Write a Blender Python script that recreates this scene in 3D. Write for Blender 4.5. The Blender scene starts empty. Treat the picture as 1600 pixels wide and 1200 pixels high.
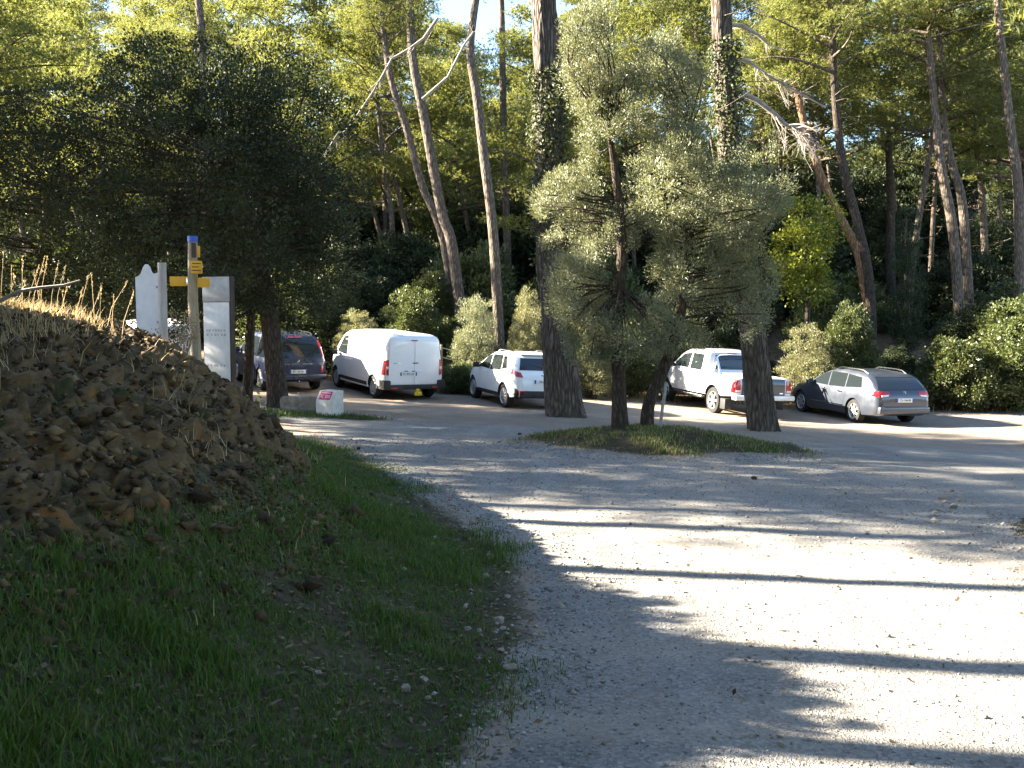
import bpy, bmesh, math, random
import numpy as np
from mathutils import Vector, Matrix
from mathutils.bvhtree import BVHTree

# ------------------------------------------------------------------ camera, sky, sun, exposure
SC = bpy.context.scene
F = 1450.0                      # focal length in pixels of the 1600 px wide photograph
CZ = 2.3                        # camera height over the level of the car park
PITCH = math.atan(100.0 / F)
cam_d = bpy.data.cameras.new('camera'); cam = bpy.data.objects.new('camera', cam_d)
SC.collection.objects.link(cam); SC.camera = cam
cam.location = (0, 0, CZ); cam.rotation_euler = (math.pi / 2 - PITCH, 0, 0)
cam_d.sensor_width = 36.0; cam_d.lens = F / 1600.0 * 36.0
cam_d.clip_start = 0.05; cam_d.clip_end = 3000.0

SUN_EL = math.radians(25.0)
SUN_AZ = math.atan2(-0.98, 0.20)            # clockwise from +Y
to_sun = Vector((math.sin(SUN_AZ) * math.cos(SUN_EL), math.cos(SUN_AZ) * math.cos(SUN_EL), math.sin(SUN_EL)))
world = bpy.data.worlds.new('World'); SC.world = world; world.use_nodes = True
wn = world.node_tree
sky = wn.nodes.new('ShaderNodeTexSky'); sky.sky_type = 'NISHITA'; sky.sun_disc = False
sky.sun_elevation = SUN_EL; sky.sun_rotation = SUN_AZ % (2 * math.pi)
sky.air_density = 1.0; sky.dust_density = 0.4; sky.ozone_density = 2.5
wn.links.new(sky.outputs[0], wn.nodes['Background'].inputs[0])
wn.nodes['Background'].inputs[1].default_value = 0.052
sun_d = bpy.data.lights.new('sun', 'SUN'); sun = bpy.data.objects.new('sun', sun_d)
SC.collection.objects.link(sun)
sun_d.energy = 5.0; sun_d.angle = math.radians(0.5); sun_d.color = (1.0, 0.90, 0.72)
sun.rotation_euler = to_sun.to_track_quat('Z', 'Y').to_euler(); sun.location = (-30, 8, 25)
SC.view_settings.view_transform = 'Standard'; SC.view_settings.look = 'None'
SC.view_settings.exposure = 3.6; SC.view_settings.gamma = 1.0
SC.view_settings.use_curve_mapping = False
SC.cycles.max_bounces = 6; SC.cycles.diffuse_bounces = 4; SC.cycles.glossy_bounces = 2; SC.cycles.transmission_bounces = 3

# ------------------------------------------------------------------ helpers
COL = SC.collection
RNG = np.random.default_rng(7)
random.seed(7)
PI = math.pi

def tag(o, label=None, cat=None, group=None, kind=None):
    if label: o['label'] = label
    if cat: o['category'] = cat
    if group: o['group'] = group
    if kind: o['kind'] = kind
    return o

def empty(name, loc=(0, 0, 0), rz=0.0):
    o = bpy.data.objects.new(name, None); COL.objects.link(o)
    o.location = loc; o.rotation_euler = (0, 0, rz); o.empty_display_size = 0.2
    return o

def link(name, me, mat=None, parent=None, loc=None):
    o = bpy.data.objects.new(name, me); COL.objects.link(o)
    if mat is not None and len(me.materials) == 0: me.materials.append(mat)
    if parent is not None: o.parent = parent
    if loc is not None: o.location = loc
    return o

def np_mesh(name, V, Fc, smooth=False):
    me = bpy.data.meshes.new(name)
    V = np.asarray(V, np.float32); Fc = np.asarray(Fc, np.int32)
    me.vertices.add(len(V)); me.vertices.foreach_set('co', V.ravel())
    k = Fc.shape[1]; n = len(Fc)
    me.loops.add(n * k); me.loops.foreach_set('vertex_index', Fc.ravel())
    me.polygons.add(n); me.polygons.foreach_set('loop_start', np.arange(0, n * k, k, dtype=np.int32))
    try: me.polygons.foreach_set('loop_total', np.full(n, k, np.int32))
    except Exception: pass
    if smooth: me.polygons.foreach_set('use_smooth', np.ones(n, bool))
    me.update(calc_edges=True); me.validate()
    return me

def py_mesh(name, V, Fc, smooth=None):
    me = bpy.data.meshes.new(name); me.from_pydata([tuple(v) for v in V], [], [tuple(f) for f in Fc]); me.update()
    if smooth is not None:
        me.polygons.foreach_set('use_smooth', np.ones(len(me.polygons), bool))
        me.set_sharp_from_angle(angle=math.radians(smooth))
    return me

class MB:
    """collects shapes and builds ONE mesh"""
    def __init__(s): s.V = []; s.F = []
    def add(s, V, Fc):
        b = len(s.V); s.V += [tuple(v) for v in V]; s.F += [tuple(i + b for i in f) for f in Fc]; return s
    def box(s, x0, x1, y0, y1, z0, z1, bev=0.0, M=None):
        bm = bmesh.new()
        bmesh.ops.create_cube(bm, size=1.0)
        for v in bm.verts:
            v.co = Vector(((x0 + x1) / 2 + v.co.x * (x1 - x0), (y0 + y1) / 2 + v.co.y * (y1 - y0), (z0 + z1) / 2 + v.co.z * (z1 - z0)))
        if bev > 0: bmesh.ops.bevel(bm, geom=bm.edges[:], offset=bev, segments=2, affect='EDGES', profile=0.6)
        if M is not None: bmesh.ops.transform(bm, matrix=M, verts=bm.verts)
        bm.verts.index_update()
        s.add([v.co[:] for v in bm.verts], [[v.index for v in f.verts] for f in bm.faces]); bm.free(); return s
    def tube(s, pts, rad, seg=8, cap=True):
        V, Fq = tube(pts, rad, seg)
        b = len(s.V); s.add(V, Fq)
        if cap:
            s.F.append(tuple(b + i for i in range(seg))[::-1]); n = len(V)
            s.F.append(tuple(b + n - seg + i for i in range(seg)))
        return s
    def lathe(s, prof, seg=24, axis='y'):
        V = []; n = len(prof)
        for i in range(seg):
            a = 2 * PI * i / seg
            for r, h in prof:
                V.append((r * math.cos(a), h, r * math.sin(a)) if axis == 'y' else (r * math.cos(a), r * math.sin(a), h))
        Fq = [(i * n + j, i * n + j + 1, ((i + 1) % seg) * n + j + 1, ((i + 1) % seg) * n + j) for i in range(seg) for j in range(n - 1)]
        return s.add(V, Fq)
    def build(s, name, mat, parent=None, smooth=35, loc=None):
        me = py_mesh(name, s.V, s.F, smooth)
        bm = bmesh.new(); bm.from_mesh(me); bmesh.ops.recalc_face_normals(bm, faces=bm.faces); bm.to_mesh(me); bm.free()
        return link(name, me, mat, parent, loc)

def tube(pts, rad, seg=8):
    P = np.asarray(pts, float); n = len(P)
    R = np.broadcast_to(np.asarray(rad, float), (n,))
    T = np.gradient(P, axis=0); T /= np.linalg.norm(T, axis=1)[:, None] + 1e-9
    ref = np.array([0.0, 1.0, 0.0]) if abs(T[0][1]) < 0.9 else np.array([1.0, 0, 0])
    A = np.cross(T, ref); A /= np.linalg.norm(A, axis=1)[:, None] + 1e-9
    B = np.cross(T, A)
    an = np.linspace(0, 2 * PI, seg, endpoint=False)
    V = P[:, None] + R[:, None, None] * (np.cos(an)[None, :, None] * A[:, None] + np.sin(an)[None, :, None] * B[:, None])
    idx = np.arange(n * seg).reshape(n, seg)
    a = idx[:-1]; b = np.roll(a, -1, 1); d = idx[1:]; c = np.roll(d, -1, 1)
    return V.reshape(-1, 3), np.stack([a, b, c, d], -1).reshape(-1, 4)

def cat_geo(parts):
    Vs, Fs, o = [], [], 0
    for V, Fq in parts:
        Vs.append(V); Fs.append(np.asarray(Fq) + o); o += len(V)
    return np.concatenate(Vs), np.concatenate(Fs)

def _hash(ix, iy, iz, s):
    h = (ix * 374761393 + iy * 668265263 + iz * 1274126177 + s * 974711) & 0x7fffffff
    h = ((h ^ (h >> 13)) * 1274126177) & 0x7fffffff
    return ((h ^ (h >> 16)) & 0xffff) / 65535.0

def vnoise(X, Y, Z=0.0, s=0):
    X, Y, Z = np.broadcast_arrays(np.asarray(X, float), np.asarray(Y, float), np.asarray(Z, float))
    ix = np.floor(X).astype(np.int64); iy = np.floor(Y).astype(np.int64); iz = np.floor(Z).astype(np.int64)
    fx, fy, fz = X - ix, Y - iy, Z - iz
    fx = fx * fx * (3 - 2 * fx); fy = fy * fy * (3 - 2 * fy); fz = fz * fz * (3 - 2 * fz)
    r = 0
    for dx in (0, 1):
        for dy in (0, 1):
            for dz in (0, 1):
                r = r + _hash(ix + dx, iy + dy, iz + dz, s) * (fx if dx else 1 - fx) * (fy if dy else 1 - fy) * (fz if dz else 1 - fz)
    return r

def fbm(X, Y, Z=0.0, oct=4, s=0):
    r = 0; a = 0.5
    for i in range(oct):
        r = r + a * (vnoise(np.asarray(X) * 2 ** i, np.asarray(Y) * 2 ** i, np.asarray(Z) * 2 ** i, s + i) - 0.5); a *= 0.5
    return r * 2          # about -1 .. 1

def ss(a, b, x):
    t = np.clip((np.asarray(x, float) - a) / (b - a), 0, 1); return t * t * (3 - 2 * t)

# ------------------------------------------------------------------ the lie of the land
_yt = np.arange(-60, 420, .25)
_zt = np.interp(_yt, [-60, 0, 4, 10, 16, 22, 26, 31, 36, 44, 60, 90, 140, 420], [2.0, .65, .5, .28, .06, -.1, -.17, -.12, .75, 2.6, 7, 15, 24, 34])
_k = np.exp(-.5 * (np.arange(-10, 11) / 4.) ** 2); _k /= _k.sum()
_zt = np.convolve(np.pad(_zt, 10, mode='edge'), _k, 'valid')
FY = [-60, 0, 3.4, 5.5, 7.4, 9.6, 13, 16.6, 20, 26, 420]
FX = [-1.4, -1.0, -.5, -.15, -.25, -.95, -2.1, -3.5, -6.0, -12, -12]
BD = [-1, 0, .5, .9, 1.4, 2.0, 2.7, 3.4, 4.4, 7, 14, 30]
BH = [0, 0, .15, .36, .70, 1.20, 1.68, 1.9, 2.02, 2.25, 3.2, 6]
def foot(Y): return np.interp(Y, FY, FX)
def bank(X, Y):
    h = np.interp(foot(Y) - X, BD, BH)
    return h * (1 - .3 * (1 - ss(4, 9.5, Y))) * (1 - ss(11, 20, Y))
ISL = (2.75, 17.0, 3.0, 2.3)          # the island: centre and half axes
def island(X, Y):
    r = np.sqrt(((X - ISL[0]) / ISL[2]) ** 2 + ((Y - ISL[1]) / ISL[3]) ** 2)
    return (.36) * (1 - ss(.1, 1.05, r + .30 * fbm(X * .9, Y * .9, s=31)))
def gz(X, Y):
    X = np.asarray(X, float); Y = np.asarray(Y, float)
    z = np.interp(Y, _yt, _zt) - .045 * np.clip(X, -9, 10) * ss(8, 22, Y)
    z = z + bank(X, Y) + island(X, Y)
    z = z + .03 * fbm(X * .7, Y * .7, s=3) + .012 * fbm(X * 3, Y * 3, s=5, oct=3)
    z = z + ss(34, 60, Y) * .6 * fbm(X * .15, Y * .15, s=9)
    z = z + ss(10.5, 30, np.abs(X)) * 1.2 * ss(-12, 10, np.abs(X)) * (X > 0) * ss(5, 16, 30 - Y)
    for bx, by, r in ((1.3, 22.6, 1.3), (5.75, 21.2, 1.1)):
        z = z + .16 * np.exp(-((X - bx) ** 2 + (Y - by) ** 2) / (r * r))
    return z
def gzf(x, y): return float(gz(np.array([x]), np.array([y]))[0])

def at(u, v, Y):
    """the point at depth Y (metres along the view) seen at pixel u, v of the photograph"""
    a = (u - 800.0) / F; b = (600.0 - v) / F
    cp, sp = math.cos(PITCH), math.sin(PITCH)
    d = Vector((a, cp + b * sp, -sp + b * cp)); d *= Y / d.y
    return Vector((d.x, Y, CZ + d.z))
def on_ground(u, Y):
    x = at(u, 640, Y).x
    return Vector((x, Y, gzf(x, Y)))

# ------------------------------------------------------------------ materials
def new_mat(name):
    m = bpy.data.materials.new(name); m.use_nodes = True
    return m, m.node_tree, m.node_tree.nodes['Principled BSDF']
def N(nt, t, **kw):
    n = nt.nodes.new(t)
    for k, v in kw.items():
        if k in n.inputs.keys() if hasattr(n.inputs, 'keys') else False: n.inputs[k].default_value = v
        else: setattr(n, k, v)
    return n
def ramp(nt, stops, fac):
    r = nt.nodes.new('ShaderNodeValToRGB'); el = r.color_ramp.elements
    while len(el) < len(stops): el.new(0.5)
    for e, (p, c) in zip(el, stops): e.position = p; e.color = (*c, 1)
    nt.links.new(fac, r.inputs[0]); return r.outputs[0]
def mix(nt, fac, a, b, mode='MIX'):
    m = nt.nodes.new('ShaderNodeMix'); m.data_type = 'RGBA'; m.blend_type = mode
    for s, v in ((m.inputs[0], fac), (m.inputs[6], a), (m.inputs[7], b)):
        if isinstance(v, bpy.types.NodeSocket): nt.links.new(v, s)
        else: s.default_value = v if not isinstance(v, tuple) else (*v, 1)
    return m.outputs[2]
def noise(nt, scale, detail=4, rough=.6, vec=None):
    n = nt.nodes.new('ShaderNodeTexNoise'); n.inputs['Scale'].default_value = scale
    n.inputs['Detail'].default_value = detail; n.inputs['Roughness'].default_value = rough
    if vec is not None: nt.links.new(vec, n.inputs['Vector'])
    return n.outputs[0]
def voro(nt, scale, vec=None, out='Distance', feat='F1'):
    n = nt.nodes.new('ShaderNodeTexVoronoi'); n.inputs['Scale'].default_value = scale; n.feature = feat
    if vec is not None: nt.links.new(vec, n.inputs['Vector'])
    return n.outputs[out]
def coord(nt, scale=(1, 1, 1), which='Object'):
    t = nt.nodes.new('ShaderNodeTexCoord'); m = nt.nodes.new('ShaderNodeMapping'); m.inputs['Scale'].default_value = scale
    nt.links.new(t.outputs[which], m.inputs[0]); return m.outputs[0]
def bump(nt, bsdf, h, strength=.5, dist=.02):
    b = nt.nodes.new('ShaderNodeBump'); b.inputs['Strength'].default_value = strength; b.inputs['Distance'].default_value = dist
    nt.links.new(h, b.inputs['Height']); nt.links.new(b.outputs[0], bsdf.inputs['Normal'])

def mottled(name, stops, scale=6, rough=.85, bs=.4, bd=.01, bscale=None, vec=(1, 1, 1), metallic=0, spec=.3):
    m, nt, b = new_mat(name)
    c = coord(nt, vec); f = noise(nt, scale, 6, .65, c)
    nt.links.new(ramp(nt, stops, f), b.inputs['Base Color'])
    b.inputs['Roughness'].default_value = rough; b.inputs['Metallic'].default_value = metallic
    b.inputs['Specular IOR Level'].default_value = spec
    if bs: bump(nt, b, noise(nt, bscale or scale * 3, 6, .7, c), bs, bd)
    return m

def flat(name, col, rough=.5, metallic=0, coat=0, spec=.5, dust=0.0):
    m, nt, b = new_mat(name)
    b.inputs['Base Color'].default_value = (*col, 1); b.inputs['Roughness'].default_value = rough
    b.inputs['Metallic'].default_value = metallic; b.inputs['Coat Weight'].default_value = coat
    b.inputs['Coat Roughness'].default_value = .06; b.inputs['Specular IOR Level'].default_value = spec
    if dust:
        c = coord(nt); f = noise(nt, 3.0, 6, .7, c)
        nt.links.new(mix(nt, ramp(nt, [(.35, (0, 0, 0)), (.8, (dust,) * 3)], f), tuple(col), (.30, .24, .18)), b.inputs['Base Color'])
        nt.links.new(ramp(nt, [(.3, (rough,) * 3), (.8, (min(1, rough + .25),) * 3)], f), b.inputs['Roughness'])
    return m

def leaf_mat(name, cols, trans=.35, rough=.55, spec=.35, tcol=None):
    m, nt, b = new_mat(name)
    g = nt.nodes.new('ShaderNodeNewGeometry'); oi = nt.nodes.new('ShaderNodeObjectInfo')
    st = [(i / (len(cols) - 1), c) for i, c in enumerate(cols)]
    col = ramp(nt, st, g.outputs['Random Per Island'])
    h = nt.nodes.new('ShaderNodeHueSaturation'); nt.links.new(col, h.inputs['Color'])
    mr = nt.nodes.new('ShaderNodeMapRange'); mr.inputs[3].default_value = .8; mr.inputs[4].default_value = 1.2
    nt.links.new(oi.outputs['Random'], mr.inputs[0]); nt.links.new(mr.outputs[0], h.inputs['Value'])
    nt.links.new(h.outputs[0], b.inputs['Base Color'])
    b.inputs['Roughness'].default_value = rough; b.inputs['Specular IOR Level'].default_value = spec
    t = nt.nodes.new('ShaderNodeBsdfTranslucent')
    nt.links.new(mix(nt, 1.0, h.outputs[0], tcol or (1.25, 1.2, .62), 'MULTIPLY'), t.inputs['Color'])
    ms = nt.nodes.new('ShaderNodeMixShader'); ms.inputs[0].default_value = trans
    nt.links.new(b.outputs[0], ms.inputs[1]); nt.links.new(t.outputs[0], ms.inputs[2])
    nt.links.new(ms.outputs[0], nt.nodes['Material Output'].inputs[0])
    return m

M = {}
M['oak_leaf'] = leaf_mat('oak_leaf', [(.020, .030, .014), (.035, .048, .022), (.055, .068, .032)], .22, .6, .25)
M['pine_leaf'] = leaf_mat('pine_leaf', [(.110, .130, .044), (.160, .175, .062), (.21, .212, .092)], .58, .5, .3)
M['olive_leaf'] = leaf_mat('olive_leaf', [(.11, .125, .072), (.17, .182, .112), (.25, .255, .175)], .25, .5, .4)
M['bush_leaf'] = leaf_mat('bush_leaf', [(.045, .062, .022), (.075, .095, .032), (.12, .13, .05)], .3, .42, .5)
M['pale_leaf'] = leaf_mat('pale_leaf', [(.11, .12, .06), (.17, .17, .09), (.22, .20, .12)], .3, .5, .4)
M['yellow_leaf'] = leaf_mat('yellow_leaf', [(.09, .12, .016), (.15, .17, .022), (.20, .21, .034)], .45, .5, .4)
M['cypress_leaf'] = leaf_mat('cypress_leaf', [(.018, .034, .014), (.03, .05, .02), (.045, .065, .028)], .2, .6, .3)
M['ivy_leaf'] = leaf_mat('ivy_leaf', [(.03, .045, .016), (.06, .075, .03), (.11, .105, .06)], .25, .6, .25)
M['grass'] = leaf_mat('grass', [(.024, .064, .008), (.045, .105, .014), (.070, .125, .022), (.105, .105, .04)], .35, .5, .35)
M['dry_grass'] = leaf_mat('dry_grass', [(.26, .19, .09), (.38, .29, .15), (.48, .38, .22)], .35, .6, .25, (1.1, 1.0, .8))
M['litter'] = leaf_mat('litter', [(.05, .032, .02), (.11, .07, .038), (.20, .15, .09)], .15, .7, .2, (1, .9, .7))

def bark(name, stops, sx=9, sz=1.6, bs=1.0, bd=.05):
    m, nt, b = new_mat(name); c = coord(nt, (sx, sx, sz))
    d = voro(nt, 1.0, c, 'Distance', 'DISTANCE_TO_EDGE'); n = noise(nt, 1.6, 6, .7, c)
    rid = ramp(nt, [(0, (0, 0, 0)), (.28, (1, 1, 1))], d)
    col = ramp(nt, stops, n)
    nt.links.new(mix(nt, rid, mix(nt, 1.0, col, (.45, .42, .4), 'MULTIPLY'), col), b.inputs['Base Color'])
    b.inputs['Roughness'].default_value = .95; b.inputs['Specular IOR Level'].default_value = .15
    bump(nt, b, mix(nt, .4, rid, n), bs, bd)
    return m
M['pine_bark'] = bark('pine_bark', [(.3, (.065, .052, .044)), (.5, (.135, .112, .094)), (.7, (.22, .19, .165))], 13, 2.4, 1.0, .06)
M['thin_bark'] = bark('thin_bark', [(.3, (.085, .066, .052)), (.5, (.15, .122, .098)), (.7, (.24, .20, .165))], 14, 3, .8, .03)
M['dark_bark'] = bark('dark_bark', [(.3, (.035, .028, .022)), (.5, (.07, .055, .043)), (.7, (.12, .10, .08))], 16, 4, .8, .02)
M['dead_wood'] = mottled('dead_wood', [(.3, (.19, .165, .14)), (.7, (.36, .32, .28))], 8, .9, .4, .01)
M['red_bark'] = bark('red_bark', [(.3, (.17, .09, .05)), (.5, (.28, .16, .09)), (.7, (.38, .25, .16))], 14, 3, .7, .03)

# ground: dirt car park, wood floor with leaf litter, green verge - by a painted zone attribute
def ground_mat():
    m, nt, b = new_mat('ground'); c = coord(nt)
    at_ = nt.nodes.new('ShaderNodeAttribute'); at_.attribute_name = 'zone'
    sp = nt.nodes.new('ShaderNodeSeparateColor'); nt.links.new(at_.outputs['Color'], sp.inputs[0])
    n1 = noise(nt, 1.3, 8, .65, c); n2 = noise(nt, 22, 5, .7, c); n3 = noise(nt, 5, 8, .7, c)
    dirt = ramp(nt, [(.3, (.17, .130, .100)), (.5, (.225, .180, .142)), (.7, (.28, .235, .192))], n1)
    dirt = mix(nt, .45, dirt, ramp(nt, [(.35, (.12, .09, .068)), (.65, (.31, .26, .21))], n2))
    lit = ramp(nt, [(.3, (.05, .035, .022)), (.5, (.11, .08, .048)), (.68, (.21, .16, .10))], n3)
    grs = mix(nt, .5, ramp(nt, [(.32, (.022, .018, .011)), (.5, (.048, .040, .020)), (.7, (.095, .078, .042))], n3), ramp(nt, [(.35, (.018, .018, .009)), (.65, (.10, .085, .05))], n2))
    def brk(s, k=.9):
        a = nt.nodes.new('ShaderNodeMath'); a.operation = 'MULTIPLY_ADD'; nt.links.new(n3, a.inputs[0]); a.inputs[1].default_value = k; a.inputs[2].default_value = -k / 2
        d = nt.nodes.new('ShaderNodeMath'); d.operation = 'ADD'; nt.links.new(a.outputs[0], d.inputs[0]); nt.links.new(s, d.inputs[1])
        return ramp(nt, [(.38, (0, 0, 0)), (.62, (1, 1, 1))], d.outputs[0])
    col = mix(nt, brk(sp.outputs[0]), dirt, lit)
    col = mix(nt, brk(sp.outputs[1]), col, grs)
    nt.links.new(col, b.inputs['Base Color']); b.inputs['Roughness'].default_value = .95; b.inputs['Specular IOR Level'].default_value = .15
    bump(nt, b, mix(nt, .5, n2, n3), .6, .03)
    return m
def gravel_mat():
    m, nt, b = new_mat('gravel'); c = coord(nt)
    v1 = voro(nt, 55, c, 'Color'); v2 = voro(nt, 55, c, 'Distance'); v3 = voro(nt, 130, c, 'Distance')
    n1 = noise(nt, .55, 7, .6, c); n2 = noise(nt, 4, 6, .7, c)
    base = ramp(nt, [(.3, (.165, .158, .148)), (.5, (.212, .203, .19)), (.7, (.262, .248, .228))], n1)
    peb = ramp(nt, [(.1, (.09, .086, .082)), (.5, (.21, .203, .194)), (.9, (.36, .35, .335))], v1)
    col = mix(nt, .5, base, peb)
    col = mix(nt, ramp(nt, [(.5, (0, 0, 0)), (.75, (.45, .45, .45))], n2), col, (.26, .20, .15))
    n5 = noise(nt, 1.0, 5, .6, coord(nt, (1.6, .22, 1))); n6 = noise(nt, .8, 6, .6, coord(nt, (.25, 1.5, 1)))
    col = mix(nt, ramp(nt, [(.40, (0, 0, 0)), (.62, (.55, .55, .55))], n5), col, mix(nt, 1.0, col, (.66, .64, .62), 'MULTIPLY'))
    col = mix(nt, ramp(nt, [(.50, (0, 0, 0)), (.66, (.5, .5, .5))], n6), col, (.30, .255, .205))
    nt.links.new(col, b.inputs['Base Color']); b.inputs['Roughness'].default_value = .9; b.inputs['Specular IOR Level'].default_value = .2
    bump(nt, b, mix(nt, .5, v2, v3), .8, .012)
    return m
M['ground'] = ground_mat(); M['gravel'] = gravel_mat()
def rock_mat(name, lichen=.5):
    m, nt, b = new_mat(name); c = coord(nt, (1, 1, 1.7))
    n1 = noise(nt, 2.2, 8, .7, c); n2 = noise(nt, 14, 6, .7, c); n3 = noise(nt, 3.4, 5, .6, coord(nt, (1, 1, 1)))
    col = ramp(nt, [(.28, (.030, .021, .011)), (.45, (.070, .048, .023)), (.6, (.125, .084, .038)), (.75, (.20, .142, .072))], n1)
    col = mix(nt, .5, col, ramp(nt, [(.3, (.022, .016, .010)), (.7, (.16, .112, .06))], n2))
    col = mix(nt, ramp(nt, [(.60, (0, 0, 0)), (.68, (lichen,) * 3)], n3), col, (.22, .095, .022))
    n4 = noise(nt, 2.6, 6, .65, coord(nt, (1.1, .9, 1.0)))
    col = mix(nt, ramp(nt, [(.58, (0, 0, 0)), (.66, (.85, .85, .85))], n4), col, (.026, .036, .008))
    nt.links.new(col, b.inputs['Base Color']); b.inputs['Roughness'].default_value = .93; b.inputs['Specular IOR Level'].default_value = .2
    bump(nt, b, mix(nt, .5, n1, n2), .9, .04)
    return m
M['rock'] = rock_mat('rock'); M['stone'] = rock_mat('stone', .25)
M['pale_stone'] = mottled('pale_stone', [(.3, (.16, .13, .10)), (.5, (.26, .22, .18)), (.7, (.36, .32, .27))], 9, .9, .5, .01)
M['pebble'] = leaf_mat('pebble', [(.13, .124, .116), (.19, .182, .17), (.26, .25, .235), (.40, .385, .36)], .0, .9, .2)

# ------------------------------------------------------------------ ground, road, rock bank
def axis(parts):
    out = [parts[0][0]]
    for a, b, st in parts:
        n = max(1, int(round((b - a) / st))); out += list(np.linspace(a, b, n + 1)[1:])
    return np.array(out)
def sheet(name, xs, ys, zf):
    X, Y = np.meshgrid(xs, ys); Z = zf(X, Y)
    V = np.stack([X, Y, Z], -1).reshape(-1, 3); nx = len(xs); ny = len(ys)
    i = np.arange(nx * ny).reshape(ny, nx)
    Fq = np.stack([i[:-1, :-1], i[:-1, 1:], i[1:, 1:], i[1:, :-1]], -1).reshape(-1, 4)
    return V, Fq
def road_sd(X, Y):
    right = np.interp(Y, [-60, 0, 6, 9, 12, 16, 22], [4.2, 4.0, 4.1, 4.9, 9, 22, 40])
    m = np.minimum(X - foot(Y) - np.interp(Y, [0, 4, 8, 12, 16, 20], [.25, .3, .45, .35, .3, 1.0]), right - X)
    m = np.minimum(m, (20.3 - .10 * X - Y) * .8)
    r = np.sqrt(((X - ISL[0]) / ISL[2]) ** 2 + ((Y - ISL[1]) / ISL[3]) ** 2)
    return np.minimum(m, (r + .30 * fbm(X * .9, Y * .9, s=31) - .90) * 2.3)

xs = axis([(-400, -60, 34), (-60, -20, 4), (-20, -8, .6), (-8, 7, .14), (7, 22, .5), (22, 60, 3), (60, 400, 34)])
ys = axis([(-60, 0, 3), (0, 16, .14), (16, 34, .25), (34, 60, 1.0), (60, 140, 5), (140, 420, 28)])
V, Fq = sheet('ground', xs, ys, gz)
me = np_mesh('ground', V, Fq, True)
gx, gy = V[:, 0], V[:, 1]; d = foot(gy) - gx
litter = np.clip(ss(29.5, 32, gy + .08 * gx) + ss(.7, 1.4, d) * (1 - ss(24, 27, gy) * (gx > -8)) + ss(9.5, 13, gx) * (1 - ss(20, 23, gy)) * ss(3.9, 5.2, gx), 0, 1)
rsv = np.interp(gy, [2, 4, 6, 8, 12], [2.6, 2.3, 1.9, 1.5, 1.3])
verge = np.clip(ss(-.7, .2, d) * (1 - ss(0, .7, d - rsv)) * (1 - ss(14, 18, gy)), 0, 1)
isl = island(gx, gy) / .34
pat = np.exp(-(((gx + 5.2) / 2.6) ** 2 + ((gy - 21.0) / .9) ** 2))
verge = np.clip(verge + ss(.02, .3, isl) * .9 + ss(.3, .6, pat) + ss(4.2, 4.8, gx) * (1 - ss(10.5, 12.5, gy)) * .8, 0, 1)
ca = me.color_attributes.new('zone', 'FLOAT_COLOR', 'POINT')
ca.data.foreach_set('color', np.stack([litter, verge, 0 * verge, 1 + 0 * verge], -1).astype(np.float32).ravel())
GROUND = tag(link('ground', me, M['ground']), kind='structure')

def road_z(X, Y):
    sd = road_sd(X, Y) + .35 * fbm(X * 1.2, Y * 1.2, s=41) + .12 * fbm(X * 6, Y * 6, s=43)
    return gz(X, Y) + .012 * np.clip(sd * 4, -6, 1) + .006 * fbm(X * 5, Y * 5, s=45, oct=3) * (sd > 0)
xs = axis([(-9, -3, .25), (-3, 6, .09), (6, 34, .5)]); ys = axis([(-40, 0, 2), (0, 12, .09), (12, 23, .2)])
V, Fq = sheet('gravel_road', xs, ys, road_z)
keep = (road_sd(V[:, 0], V[:, 1]) > -1.0)[Fq].any(1)
tag(link('gravel_road', np_mesh('gravel_road', V, Fq[keep], True), M['gravel']), kind='structure')

# crumbling rock face of the bank: facets of broken rock over the ground sheet
xs = axis([(-8.5, .3, .036)]); ys = axis([(2.4, 17.5, .045)])
X, Y = np.meshgrid(xs, ys)
dd = foot(Y) - X
rs = np.interp(Y, [2, 4, 6, 8, 12], [1.8, 1.6, 1.25, 1.0, .9])
amt = ss(0, .6, dd - rs + .6 * fbm(X, Y, s=51)) * (1 - ss(4.2, 5.6, dd)) * (1 - ss(12.6, 16, Y + .6 * fbm(X, Y, s=53)))
Z0 = gz(X, Y)
NS = 17000
big_ = RNG.random(NS) < .12
seeds = np.stack([RNG.uniform(-8.5, .3, NS), RNG.uniform(2.4, 17.5, NS), np.where(big_, RNG.uniform(.0, .12, NS), RNG.uniform(-.04, .05, NS)), RNG.normal(0, .5, NS), RNG.normal(0, .5, NS)], -1)
best = np.full(X.shape, 9.); bi = np.zeros(X.shape, int); sec = np.full(X.shape, 9.)
wx = X + .07 * fbm(X * 7, Y * 7, s=55); wy = (Y + .07 * fbm(X * 7, Y * 7, s=57)) * .8
for k in range(len(seeds)):
    sx, sy = seeds[k, 0], seeds[k, 1]
    a, b_ = np.searchsorted(xs, [sx - .42, sx + .42]); c, e = np.searchsorted(ys, [sy - .46, sy + .46])
    q = (wx[c:e, a:b_] - sx) ** 2 + (wy[c:e, a:b_] - sy * .8) ** 2
    sl = best[c:e, a:b_]; up = q < sl
    sec[c:e, a:b_] = np.where(up, sl, np.minimum(sec[c:e, a:b_], q))
    best[c:e, a:b_] = np.where(up, q, sl); bi[c:e, a:b_] = np.where(up, k, bi[c:e, a:b_])
S = seeds[bi]
fac = S[..., 2] + S[..., 3] * (X - S[..., 0]) + S[..., 4] * (Y - S[..., 1])
crack = np.clip((np.sqrt(sec) - np.sqrt(best)) / .04, 0, 1)
fac = np.clip(fac, -.05, .075) - .035 * (1 - crack) + .035 * fbm(X * 12, Y * 12, s=59, oct=3) + .08 * fbm(X * 1.4, Y * 1.4, s=61)
Zr = Z0 + amt * (fac + .06) - .07 * (1 - amt)
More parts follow.
